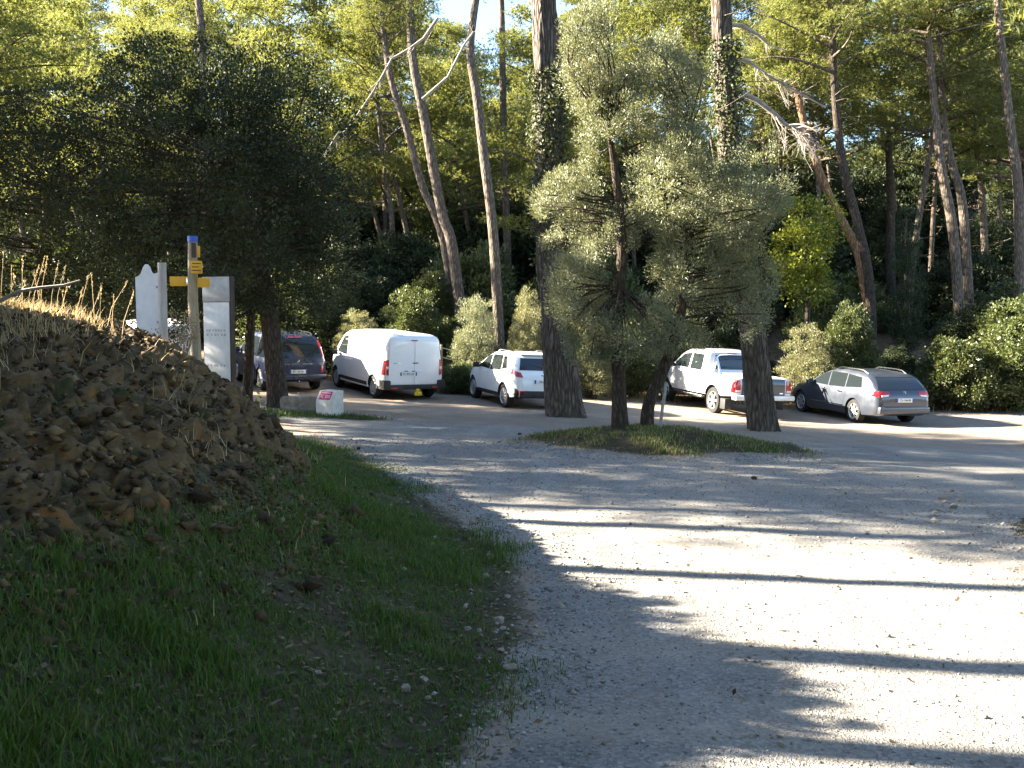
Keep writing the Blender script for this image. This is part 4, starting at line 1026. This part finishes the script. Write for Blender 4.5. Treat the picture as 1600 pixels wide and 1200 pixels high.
# dark minivan
c = Car('minivan', 'dark blue minivan parked under the oak with its tailgate towards the road', 'car', 4.75, 1.87, [(0, .86), (.03, 1.02), (.10, 1.16), (.28, 1.52), (.42, 1.66), (.6, 1.70), (1.2, 1.735), (2.2, 1.72), (2.7, 1.63), (3.5, 1.20), (3.8, 1.08), (4.3, .95), (4.6, .80), (4.75, .56)],
        [(0, .44), (.2, .32), (1, .25), (3.8, .23), (4.75, .32)], [(0, .80), (.03, .88), (.1, .94), (.3, .985), (.6, 1), (3.8, 1), (4.2, .94), (4.55, .80), (4.75, .58)], .99, .27, (.92, 3.79), .335, M['navy_paint'], rim='alloy', spokes=7, cladding=lambda x, y, z: z < .30)
esp = c
c.both('front_window', M['dark_glass'], [(2.42, 1.02), (3.42, 1.05), (2.80, 1.50), (2.44, 1.57)])
c.both('rear_door_window', M['dark_glass'], [(1.42, 1.02), (2.36, 1.02), (2.38, 1.58), (1.46, 1.59)])
c.both('rear_quarter_window', M['dark_glass'], [(.52, 1.04), (1.36, 1.02), (1.40, 1.59), (.66, 1.55)])
c.patch('rear_window', M['dark_glass'], [('B', [(-.74, 1.06), (.74, 1.06), (.62, 1.58), (-.62, 1.58)])], .012)
c.patch('windscreen', M['dark_glass'], [('F', [(-.72, 1.16), (.72, 1.16), (.60, 1.62), (-.60, 1.62)])])
c.patch('brake_light', M['red_lens'], [('B', [(-.22, 1.625), (.22, 1.625), (.22, 1.655), (-.22, 1.655)])], .02, n=3)
tg = c.patch('tailgate', c.paint, [('B', [(-.72, .60), (.72, .60), (.78, 1.02), (-.78, 1.02)])], .010)
c.both('front_door', c.paint, [(2.40, .38), (3.28, .38), (3.42, .98), (2.40, .97)], .004)
c.both('rear_door', c.paint, [(1.48, .38), (2.36, .38), (2.36, .97), (1.30, .97)], .004)
for sd in (1, -1):
    v = 'L' if sd > 0 else 'R'
    c.patch('tail_light', M['red_lens'], [(v, [(.16, 1.10), (.32, 1.10), (.50, 1.56), (.36, 1.56)]), ('B', [(sd * .77, 1.10), (sd * .83, 1.10), (sd * .72, 1.56), (sd * .65, 1.56)])], .012, n=4)
    c.patch('rear_reflector', M['red_lens'], [('B', [(sd * .70, .62), (sd * .765, .62), (sd * .765, .80), (sd * .70, .80)])], .02, n=3)
dm = MB()
for s_, t_ in ((1, 1), (1, -1), (-1, -1), (-1, 1)):
    dm.add([(0, s_ * .042, 0), (-.014, s_ * .028, 0), (0, s_ * .014, 0), (0, 0, t_ * .072), (-.014, 0, t_ * .05), (0, 0, t_ * .026)], [(0, 1, 4, 3), (1, 2, 5, 4)])
e = dm.build('diamond_badge', M['chrome'], c.root); h, _ = c.proj(0, .95, 'B'); e.location = (h.x - .022, 0, .95)
c.rear_text('E S P A C E', 0, .80, .075, M['chrome'], c.root)
c.plate('BP-120-SH', 0, .645, lift=.035)
MB().box(-.05, .1, -.86, .86, .40, .56, .035).build('rear_bumper', M['navy_paint'], c.root)
MB().tube([(.1, 0, .34), (-.10, 0, .34), (-.13, 0, .38)], .022, 8).lathe([(.001, -.03), (.02, -.02), (.027, 0), (.02, .02), (.001, .03)], 10).build('tow_bar', M['chrome'], c.root)
c.mirrors(3.22, 1.06, M['navy_paint']); c.handles((2.52, 1.62), .88, M['chrome'])
for sd in (1, -1): MB().tube([(.62, sd * .60, 1.70), (.8, sd * .61, 1.755), (2.2, sd * .62, 1.765), (2.45, sd * .62, 1.70)], .018, 6).build('roof_rail', M['chrome'], c.root)
for v in ('L', 'R'): c.patch('headlight', M['clear_lens'], [(v, [(4.15, .74), (4.50, .70), (4.45, .80), (4.05, .90)])], .01, n=4)
c.place(466, 27.6, 30)

# small white crossover
c = Car('small_car', 'small white crossover parked just left of the massive pine trunk', 'car', 4.16, 1.76, [(0, .78), (.03, .92), (.10, 1.04), (.30, 1.30), (.45, 1.45), (.6, 1.50), (.8, 1.535), (1.5, 1.555), (2.0, 1.52), (2.4, 1.40), (3.0, 1.10), (3.3, 1.02), (3.75, .92), (4.05, .76), (4.16, .54)],
        [(0, .42), (.2, .32), (.8, .26), (3.4, .24), (4.16, .32)], [(0, .78), (.03, .87), (.1, .93), (.3, .98), (.6, 1), (3.3, 1), (3.7, .93), (4.0, .78), (4.16, .58)], .98, .28, (.80, 3.34), .335, M['white_paint'], rim='alloy', spokes=10,
        cladding=lambda x, y, z: z < .36 or (z < .56 and x < .25 and y < .8))
c.both('front_window', M['dark_glass'], [(2.0, 1.0), (2.92, 1.03), (2.36, 1.36), (2.02, 1.44)])
c.both('rear_door_window', M['dark_glass'], [(1.12, 1.03), (1.95, 1.0), (1.97, 1.44), (1.22, 1.46)])
c.both('rear_quarter_window', M['dark_glass'], [(.72, 1.12), (1.06, 1.06), (1.16, 1.44), (.92, 1.42)])
rw = c.patch('rear_window', M['dark_glass'], [('B', [(-.66, 1.10), (.66, 1.10), (.54, 1.42), (-.54, 1.42)])], .010)
c.patch('windscreen', M['dark_glass'], [('F', [(-.66, 1.10), (.66, 1.10), (.54, 1.44), (-.54, 1.44)])])
c.both('front_door', c.paint, [(1.98, .40), (2.80, .40), (2.92, .98), (1.98, .97)], .004)
c.both('rear_door', c.paint, [(1.20, .40), (1.94, .40), (1.94, .97), (1.02, .99)], .004)
c.patch('tailgate', c.paint, [('B', [(-.60, .62), (.60, .62), (.66, 1.06), (-.66, 1.06)])], .010)
for sd in (1, -1):
    v = 'L' if sd > 0 else 'R'
    c.patch('tail_light', M['red_lens'], [('B', [(sd * .58, .90), (sd * .78, .92), (sd * .76, 1.06), (sd * .64, 1.04)]), (v, [(.06, .94), (.34, 1.0), (.30, 1.10), (.10, 1.06)])], .014, n=4)
    c.patch('rear_reflector', M['red_lens'], [('B', [(sd * .56, .46), (sd * .70, .46), (sd * .70, .54), (sd * .56, .54)])], .05, n=3)
    MB().tube([(.75, sd * .56, 1.54), (.95, sd * .57, 1.585), (1.8, sd * .58, 1.59), (2.0, sd * .58, 1.54)], .016, 6).build('roof_rail', M['chrome'], c.root)
MB().box(.42, .70, -.52, .52, 1.50, 1.53, .012).build('roof_spoiler', M['white_paint'], c.root)
MB().box(-.05, .1, -.70, .70, .36, .54, .03).build('rear_bumper', M['black_plastic'], c.root)
e = MB().lathe([(.001, -.006), (.03, -.006), (.04, 0), (.03, .006)], 12, 'z').build('round_badge', M['chrome'], c.root); h, _ = c.proj(0, .98, 'B'); e.location = (h.x - .02, 0, .98); e.rotation_euler = (0, PI / 2, 0)
c.plate('FA-796', 0, .80); c.mirrors(2.78, 1.04, M['black_plastic']); c.handles((2.10, 1.26), .90, M['white_paint'])
for v in ('L', 'R'): c.patch('headlight', M['clear_lens'], [(v, [(3.60, .78), (3.95, .72), (3.92, .82), (3.50, .92)])], .01, n=4)
c.place(846, 25.6, 22)

# silver-white pickup
c = Car('pickup_truck', 'silver white double-cab pickup with a chrome styling bar behind the leaning pine', 'pickup', 5.25, 1.95, [(0, .98), (.02, 1.10), (.06, 1.14), (.2, 1.15), (1.60, 1.16), (1.64, 1.20), (1.72, 1.55), (1.82, 1.74), (2.0, 1.80), (2.6, 1.83), (3.1, 1.79), (3.4, 1.68), (3.98, 1.24), (4.2, 1.18), (4.85, 1.06), (5.12, .92), (5.25, .66)],
        [(0, .62), (.25, .58), (1.0, .50), (4.2, .46), (5.0, .46), (5.25, .54)], [(0, .92), (.03, .96), (.12, .985), (.4, 1), (4.4, 1), (4.8, .94), (5.1, .82), (5.25, .66)], 1.16, .30, (1.18, 4.28), .385, M['silver_paint'], rim='alloy', spokes=6, wheel_w=.25,
        arch=1.2, cavity=(.09, 1.55, -.74, .74, .70, 1.6), roof_r=.14)
c.both('front_window', M['dark_glass'], [(2.78, 1.20), (3.78, 1.24), (3.30, 1.62), (2.82, 1.68)])
c.both('rear_door_window', M['dark_glass'], [(1.96, 1.20), (2.70, 1.20), (2.74, 1.68), (2.06, 1.68)])
c.patch('windscreen', M['dark_glass'], [('F', [(-.74, 1.28), (.74, 1.28), (.60, 1.70), (-.60, 1.70)])])
c.patch('rear_window', M['dark_glass'], [('B', [(-.66, 1.26), (.66, 1.26), (.58, 1.68), (-.58, 1.68)])], .010)
c.patch('brake_light', M['red_lens'], [('B', [(-.16, 1.715), (.16, 1.715), (.16, 1.74), (-.16, 1.74)])], .012, n=3)
c.both('front_door', c.paint, [(2.76, .58), (3.70, .58), (3.80, 1.15), (2.76, 1.14)], .004)
c.both('rear_door', c.paint, [(1.98, .58), (2.70, .58), (2.70, 1.14), (1.86, 1.14)], .004)
c.patch('tailgate', M['grey_paint'], [('B', [(-.70, .66), (.70, .66), (.70, 1.12), (-.70, 1.12)])], .014)  # shade on the silver tailgate put into its colour as dark grey
for sd in (1, -1):
    v = 'L' if sd > 0 else 'R'
    t = c.patch('tail_light', M['red_lens'], [('B', [(sd * .74, .72), (sd * .90, .72), (sd * .90, 1.08), (sd * .74, 1.08)]), (v, [(.01, .72), (.13, .72), (.10, 1.08), (.01, 1.08)])], .016, n=4)
    c.patch('reversing_lens', M['clear_lens'], [('B', [(sd * .75, .74), (sd * .89, .74), (sd * .89, .80), (sd * .75, .80)])], .024, parent=t, n=2)
    MB().box(.42, .70, *sorted((sd * .75, sd * .96)), .20, .50, .01).build('mud_flap', M['black_plastic'], c.root)
    MB().box(1.75, 3.75, *sorted((sd * .86, sd * 1.02)), .40, .46, .02).build('side_step', M['chrome'], c.root)
MB().tube([(1.15, .74, 1.15), (1.50, .70, 1.62), (1.53, .60, 1.70), (1.54, 0, 1.72), (1.53, -.60, 1.70), (1.50, -.70, 1.62), (1.15, -.74, 1.15)], .038, 10).tube([(1.58, .74, 1.15), (1.52, .70, 1.6)], .036, 10).tube([(1.58, -.74, 1.15), (1.52, -.70, 1.6)], .036, 10).build('styling_bar', M['chrome'], c.root)
MB().box(-.16, .10, -.95, .95, .52, .66, .03).build('rear_bumper', M['silver_paint'], c.root)
MB().box(-.03, .01, -.10, .10, 1.0, 1.05, .01).build('tailgate_handle', M['black_plastic'], c.root)
e = MB().lathe([(.05, -.006), (.06, -.006), (.065, 0), (.06, .006), (.05, .006)], 20, 'z').tube([(.03, .035, 0), (-.045, .012, 0), (0, 0, 0), (-.045, -.012, 0), (.03, -.035, 0)], .006, 5).build('ring_badge', M['chrome'], c.root); h, _ = c.proj(0, .92, 'B'); e.location = (h.x - .022, 0, .92); e.rotation_euler = (0, -PI / 2, 0)
c.rear_text('AMAROK', .50, .72, .075, M['chrome'], c.root, lift=.03); MB().box(-.022, .0, -.64, -.52, .70, .735, .003).build('small_badge', M['chrome'], c.root)
c.mirrors(3.62, 1.24, M['black_plastic'], out=.2); c.handles((2.90, 2.08), 1.06, M['silver_paint'])
for v in ('L', 'R'): c.patch('headlight', M['clear_lens'], [(v, [(4.85, .86), (5.1, .82), (5.08, .96), (4.75, 1.0)])], .01, n=4)
MB().tube([(2.3, .45, 1.83), (2.28, .45, 2.02)], .006, 5).build('aerial', M['ink'], c.root)
c.place(1190, 26.3, 17)

# grey estate car
c = Car('estate_car', 'dark grey estate car with roof rails parked at the far right', 'car', 4.83, 1.86, [(0, .78), (.03, .90), (.12, 1.00), (.40, 1.24), (.62, 1.37), (.8, 1.41), (1.1, 1.44), (1.9, 1.475), (2.5, 1.42), (2.85, 1.30), (3.45, 1.02), (3.7, .97), (4.2, .90), (4.65, .74), (4.83, .50)],
        [(0, .38), (.2, .27), (1, .21), (4, .19), (4.83, .26)], [(0, .76), (.03, .84), (.1, .90), (.3, .965), (.6, 1), (3.8, 1), (4.3, .93), (4.65, .78), (4.83, .56)], .92, .34, (1.02, 3.83), .33, M['grey_paint'], rim='alloy', spokes=7)
c.both('front_window', M['dark_glass'], [(2.38, .96), (3.30, .99), (2.78, 1.28), (2.42, 1.36)])
c.both('rear_door_window', M['dark_glass'], [(1.52, .97), (2.32, .96), (2.36, 1.37), (1.56, 1.36)])
c.both('rear_quarter_window', M['dark_glass'], [(.72, 1.02), (1.46, .98), (1.50, 1.35), (.84, 1.29)])
c.patch('rear_window', M['dark_glass'], [('B', [(-.74, 1.0), (.74, 1.0), (.58, 1.33), (-.58, 1.33)])], .012)
c.patch('windscreen', M['dark_glass'], [('F', [(-.70, 1.06), (.70, 1.06), (.56, 1.36), (-.56, 1.36)])])
c.both('front_door', c.paint, [(2.36, .34), (3.22, .34), (3.34, .93), (2.36, .92)], .004)
c.both('rear_door', c.paint, [(1.58, .34), (2.32, .34), (2.32, .92), (1.36, .93)], .004)
tg = c.patch('tailgate', c.paint, [('B', [(-.66, .56), (.66, .56), (.72, .97), (-.72, .97)])], .010)
for sd in (1, -1):
    v = 'L' if sd > 0 else 'R'
    t = c.patch('tail_light', M['red_lens'], [('B', [(sd * .44, .84), (sd * .76, .80), (sd * .76, .96), (sd * .46, .95)]), (v, [(.02, .80), (.30, .84), (.34, .98), (.10, .97)])], .014, n=4)
    c.patch('reversing_lens', M['clear_lens'], [('B', [(sd * .50, .83), (sd * .70, .81), (sd * .70, .86), (sd * .50, .87)])], .02, parent=t, n=3)
    MB().tube([(.80, sd * .60, 1.39), (1.0, sd * .61, 1.475), (1.3, sd * .62, 1.50), (2.1, sd * .63, 1.51), (2.35, sd * .63, 1.43)], .020, 8).build('roof_rail', M['chrome'], c.root)
    MB().box(-.05, -.02, *sorted((sd * .40, sd * .72)), .40, .43, .005).build('rear_reflector', M['red_lens'], c.root)
MB().box(-.06, .1, -.78, .78, .34, .54, .04).build('rear_bumper', M['grey_paint'], c.root)
ch = MB()
for dz in (0, .034): ch.tube([(0, .05, dz), (0, 0, dz + .036), (0, -.05, dz)], .008, 6)
e = ch.build('chevron_badge', M['chrome'], c.root); h, _ = c.proj(0, .93, 'B'); e.location = (h.x - .024, 0, .91)
c.plate('CX-746-EB', 0, .72, lift=.035); c.mirrors(3.14, 1.0, M['grey_paint']); c.handles((2.48, 1.66), .84, M['chrome'])
MB().tube([(.78, 0, 1.40), (.70, .02, 1.36), (.62, .30, 1.34)], .010, 5).build('rear_wiper', M['black_plastic'], c.root)
for v in ('L', 'R'): c.patch('headlight', M['clear_lens'], [(v, [(4.25, .70), (4.6, .64), (4.58, .74), (4.12, .84)])], .01, n=4)
c.both('side_moulding', M['chrome'], [(1.5, .44), (3.2, .44), (3.2, .47), (1.5, .47)], .014)
c.place(1412, 25.3, 13)

# ------------------------------------------------------------------ signs and small things
M['post_wood'] = mottled('post_wood', [(.3, (.20, .15, .10)), (.5, (.30, .24, .16)), (.7, (.40, .33, .24))], 3, .85, .5, .01, 14, (6, 6, .8))
M['grey_wood'] = mottled('grey_wood', [(.3, (.30, .27, .24)), (.5, (.42, .39, .36)), (.7, (.54, .50, .46))], 3, .85, .5, .008, 14, (6, 6, .8))
M['dark_wood'] = mottled('dark_wood', [(.3, (.035, .025, .022)), (.7, (.085, .062, .05))], 3, .8, .5, .008, 14, (6, 6, .8))
M['sign_yellow'] = mottled('sign_yellow', [(.3, (.62, .30, .02)), (.7, (.74, .40, .03))], 5, .5, .05, .002)
M['sign_blue'] = flat('sign_blue', (.01, .09, .48), .4)
M['board_white'] = mottled('board_white', [(.3, (.60, .59, .57)), (.55, (.76, .75, .73)), (.7, (.82, .81, .79))], 2.5, .6, .15, .003, 9, (2, 2, 1))
M['board_grey'] = mottled('board_grey', [(.3, (.34, .33, .32)), (.55, (.46, .45, .44)), (.7, (.56, .55, .53))], 5, .8, .3, .004)
M['metal_grey'] = mottled('metal_grey', [(.3, (.52, .53, .56)), (.7, (.66, .67, .70))], 3, .5, .05, .002)
M['concrete'] = mottled('concrete', [(.3, (.42, .40, .37)), (.5, (.55, .53, .49)), (.7, (.64, .62, .58))], 6, .9, .4, .006)
M['magenta'] = flat('magenta', (.45, .010, .10), .5)
M['rope'] = mottled('rope', [(.3, (.42, .36, .28)), (.7, (.60, .54, .45))], 20, .9, .3, .003)
M['stake_metal'] = mottled('stake_metal', [(.3, (.20, .19, .18)), (.7, (.36, .35, .34))], 8, .6, .2, .003, metallic=.4)

def root_at(name, u, vtop, Y, label, cat, rz=0.0):
    t = at(u, vtop, Y); g = gzf(t.x, Y); o = tag(empty(name, (t.x, Y, g), rz), label, cat); return o, t.z - g
# wooden way-marker with yellow finger boards
o, h = root_at('signpost', 299, 369, 15.0, 'round wooden signpost with blue cap and yellow finger boards behind the bank', 'signpost')
lean = -.012 * h
MB().tube([(lean * -2.2, 0, -.4), (0, 0, h * .6), (lean * -.6, 0, h - .09)], [.088, .080, .074], 16).build('post', M['post_wood'], o)
MB().tube([(lean * -.6, 0, h - .09), (lean * -.6, 0, h)], [.079, .079], 16).build('cap', M['sign_blue'], o)
def board(name, x0, x1, z0, z1, rz, lines, y=-.10):
    b = MB().box(x0, x1, -.012, .012, z0, z1, .003).build(name, M['sign_yellow'], o); b.location = (0, y, 0); b.rotation_euler = (0, 0, rz)
    for k, t in enumerate(lines):
        MB().box(x0 + .02, x1 - .02 - .03 * (k % 2), -.0135, -.0122, z1 - .05 - k * .055, z1 - .035 - k * .055).build('printed_line', M['ink'], b)
    return b
def zpx(v): return at(299, v, 15.0).z - o.location.z
board('finger_board', -.36, -.06, zpx(447), zpx(432), 0, [], .0)
board('finger_board', .03, .29, zpx(449), zpx(434), -.12, [], .0)
board('plate_board', .015, .19, zpx(428), zpx(408), .15, [1, 1, 1])
b = board('small_board', .10, .185, zpx(402), zpx(384), .9, [])
MB().box(.03, .10, -.014, .014, zpx(403), zpx(380), .004).build('waymark_plate', M['dark_wood'], o).location = (0, -.09, 0)
MB().box(-.09, -.055, -.03, .03, zpx(447), zpx(434), .004).build('bracket', M['chrome'], o)

# metal silhouette panel with its post
o, h = root_at('silhouette_panel', 228, 412, 16.0, 'grey metal panel with a hump cut in its top, fixed to a round post', 'sign', -.25)
px = 16.0 / F
prof = [(-19, -300), (-19, 433 - 412), (-12, 430 - 412), (-9, 427 - 412), (-5, 418 - 412), (-1, 413 - 412), (3, 413 - 412), (7, 417 - 412), (10, 425 - 412), (14, 428 - 412), (21, 426 - 412), (21, -300)]
pts = [(x * px, h - (v * px if v >= 0 else h + .3)) for x, v in prof]
k = len(pts); V = [(x, -.012, z) for x, z in pts] + [(x, .012, z) for x, z in pts]
Fc = [tuple(range(k)), tuple(range(2 * k - 1, k - 1, -1))] + [(i, i + k, (i + 1) % k + k, (i + 1) % k) for i in range(k)]
MB().add(V, Fc).build('panel', M['metal_grey'], o, 20)
MB().tube([(.325, -.02, -.3), (.325, -.02, h + .01)], .072, 16).build('post', M['grey_wood'], o)
for z in (h - .4, h - 1.0): MB().box(.20, .33, -.03, .03, z - .02, z + .02, .004).build('clamp', M['stake_metal'], o)

# tall white board
o, h = root_at('trail_board', 341, 432, 17.0, 'tall thick board with a bright white face and dark side, nearest the minivan', 'sign', -.35)
h2 = h
W2 = .30; T2 = .07
MB().box(-W2, W2, -T2, T2, -.4, h2, .012).build('board', M['dark_wood'], o)
MB().box(-W2 + .012, W2 - .008, -T2 - .022, -T2 - .002, h2 - .46, h2 - .01, .004).build('head_panel', M['board_grey'], o)
fp = MB().box(-W2 + .02, W2 - .02, -T2 - .014, -T2 - .002, .55, h2 - .47, .004).build('face_panel', M['board_white'], o)
MB().box(-W2 - .03, W2 - .03, -T2 - .03, -T2 - .002, -.2, .54, .006).build('foot_panel', M['board_white'], o)
rr = np.random.default_rng(3)
for z in (h2 - .98, h2 - 1.06, h2 - 1.62):
    x = -.22
    while x < .18:
        w = rr.uniform(.02, .05); MB().box(x, x + w, -T2 - .0165, -T2 - .0142, z - .02, z + .02).build('faded_print', M['board_grey'], fp); x += w + rr.uniform(.015, .06)

# concrete marker with magenta plate, stone block
o, h = root_at('concrete_marker', 515, 610, 21.3, 'pale concrete marker with sloping top and magenta number plate', 'marker', -.55)
p = [(-.20, 0), (.20, 0), (.20, .34), (.06, h), (-.20, h)]
k = 5; V = [(-.25, y, z) for y, z in [(-a, b) for a, b in p]] + [(.25, y, z) for y, z in [(-a, b) for a, b in p]]
V = [(x, y, z if z > 0 else -.15) for x, y, z in V]
mb = MB().add(V, [tuple(range(k)), tuple(range(2 * k - 1, k - 1, -1))] + [(i, i + k, (i + 1) % k + k, (i + 1) % k) for i in range(k)])
mk = mb.build('block', M['concrete'], o, 20)
md = mk.modifiers.new('soft', 'BEVEL'); md.width = .018; md.segments = 2
sl = math.atan2(h - .34, .14); R = Matrix.Rotation(sl, 4, 'X'); cen = Vector((0, -.13, (.34 + h) / 2))
n_ = Vector((0, -math.sin(sl), math.cos(sl)))
pl = MB().box(-.17, .17, -.105, .105, -.004, .008, .002).build('number_plate', M['magenta'], o); pl.matrix_local = Matrix.Translation(cen + n_ * .004) @ R
q = link('plate_lettering', text_mesh('AL 103', .105, .003), M['plate_white'], pl); q.location = (0, -.03, .0105)
MB().box(-.14, .14, .06, .075, .008, .0098).build('printed_line', M['plate_white'], pl)
bx = on_ground(470, 21.9)
so = stone_mesh('stone_block', 555, M['pale_stone'], (.5, .5, .5))
bm = bmesh.new(); bmesh.ops.create_cube(bm, size=1); bmesh.ops.subdivide_edges(bm, edges=bm.edges[:], cuts=3, use_grid_fill=True)
for v in bm.verts: v.co = Vector((v.co.x * .92, v.co.y * .42, v.co.z * .44)) + Vector(RNG.normal(0, .014, 3)) - Vector((v.co.x, v.co.y, v.co.z)) * .03 * (abs(v.co.x) > .49)
me = bpy.data.meshes.new('stone_block'); bm.to_mesh(me); bm.free()
so = link('stone_block', me, M['pale_stone']); so.location = bx + Vector((0, 0, .14)); so.rotation_euler = (0, .02, .1)
tag(so, 'weathered rectangular stone block lying left of the concrete marker', 'stone block')

# rope fence at the back of the car park
fe = tag(empty('rope_fence', on_ground(690, 31)), 'low fence of two pale ropes on wooden posts behind the parked vehicles', 'fence')
fl = fe.location; fpos = []
for u, Y in ((330, 34), (440, 33), (556, 32), (690, 31.2), (770, 31), (852, 30.8), (950, 30.6)):
    g = on_ground(u, Y); fpos.append(g); MB().tube([(0, 0, -.2), (0, 0, 1.42)], .045, 8).build('post', M['post_wood'], fe, 35, g - fl)
for a, b_ in zip(fpos[:-1], fpos[1:]):
    for hh in (1.30, .98):
        t = np.linspace(0, 1, 9)[:, None]; A = np.array(a - fl) + [0, 0, hh]; B = np.array(b_ - fl) + [0, 0, hh]
        Pp = A + (B - A) * t; Pp[:, 2] -= .10 * 4 * (t * (1 - t))[:, 0]
        MB().tube(Pp, .016, 6).build('rope', M['rope'], fe)

# leaning stake on the island
g = at(1030, 676, 17.0); g.z = gzf(g.x, 17.0); t = at(1041, 598, 17.0)
o = tag(empty('metal_stake', g), 'thin grey stake leaning beside the right olive stem', 'stake')
MB().tube([(0, 0, -.15), tuple((t - g) * .5), tuple(t - g)], [.032, .030, .028], 8).build('stake', M['stake_metal'], o)

# stick and dry stalks on the bank, sprigs
P = [at(u, v, 7.6) for u, v in ((-40, 492), (0, 470), (30, 455), (60, 450), (100, 446), (125, 438))]
o = tag(empty('dead_stick', P[0]), 'bent bare stick lying across the dry grass on the bank crest', 'stick')
MB().tube([tuple(p - P[0]) for p in P], [.017, .017, .015, .013, .012, .006], 7).build('stick', M['dead_wood'], o)
def stalk(u, vtop, Y, lean, k):
    x = at(u, 500, Y).x; g = gzf(x, Y); h = at(u, vtop, Y).z - g
    if h < .1: return
    o = tag(empty('dry_stalk', (x, Y, g)), 'thin dry grass stalk standing on the crest of the rock bank', 'plant', 'dry stalks on the bank crest')
    pts = [(0, 0, -.03), (lean * .3 * h, 0, h * .5), (lean * h, 0, h)]
    MB().tube(pts, [.0035, .003, .0015], 4).build('stem', M['dry_grass'], o)
    m = 22; t = RNG.uniform(.76, 1.02, m)[:, None]; C = np.array([lean * h, 0, h]) * t
    V, Fq = leaf_quads(C + RNG.normal(0, .004, (m, 3)), unit(m) * .4 + np.array([0, 0, 1]), unit(m), .020, .006)
    tag(link('seed_head', np_mesh('seed_head', V, Fq), M['dry_grass'], o), kind='stuff')
for k, (u, vt) in enumerate(((6, 396), (14, 430), (22, 418), (30, 440), (40, 402), (45, 415), (52, 404), (66, 402), (70, 425), (82, 414), (90, 415), (98, 440), (108, 455), (120, 450), (128, 434), (140, 452), (152, 430), (160, 445), (168, 440), (178, 462), (190, 455), (60, 452))):
    stalk(u - 4, vt, 8.6 + RNG.uniform(-.5, 1.2), RNG.normal(.12, .14), k)
def sprig(name, u, vtop, Y, n, spread, leaf, label, L, W, nl=14):
    x = at(u, 500, Y).x; g = gzf(x, Y); h = max(.15, at(u, vtop, Y).z - g); o = tag(empty(name, (x, Y, g)), label, 'plant'); LV = []
    for k in range(n):
        e = np.array([RNG.normal(0, spread), RNG.normal(0, spread), h * RNG.uniform(.6, 1.0)]); s_ = tube(np.array([(0, 0, -.04), e * .5 + [0, 0, .03], e]), [.007, .005, .002], 5)
        link('stem', np_mesh('stem', s_[0], s_[1], True), M['dead_wood'], o)
        t = RNG.uniform(.45, 1.03, nl)[:, None]; C = e * t + RNG.normal(0, .018, (nl, 3)); LV.append(C)
    C = np.concatenate(LV); m = len(C); V, Fq = leaf_quads(C, unit(m) + np.array([0, 0, .4]), unit(m), L, W)
    tag(link('leaves', np_mesh('leaves', V, Fq), M[leaf], o), kind='stuff')
sprig('dry_sprig', 284, 485, 12.2, 11, .16, 'dry_grass', 'small dried-up shrub with straw leaves at the foot of the signpost', .045, .02, 26)
sprig('leafy_sprig', 402, 600, 15.0, 5, .13, 'yellow_leaf', 'taller pale green seedling at the tip of the bank', .06, .04, 10)
sprig('leafy_sprig', 424, 640, 14.5, 4, .08, 'yellow_leaf', 'shorter pale green seedling at the tip of the bank', .06, .04, 12)
# pine cones on the road
cone = MB().lathe([(.001, -.045), (.022, -.035), (.03, -.01), (.022, .02), (.008, .045), (.001, .05)], 8, 'z'); cm = py_mesh('pine_cone', cone.V, cone.F); cm.materials.append(M['dark_wood'])
for u, Y in ((812, 18.5), (1083, 19.6), (1180, 12.3), (560, 15.2), (905, 16.4)):
    g = on_ground(u, Y); o = link('pine_cone', cm, None, None, g + Vector((0, 0, .03))); o.rotation_euler = (1.4, 0, u); tag(o, 'small dark pine cone lying on the gravel', 'pine cone', 'pine cones on the gravel')
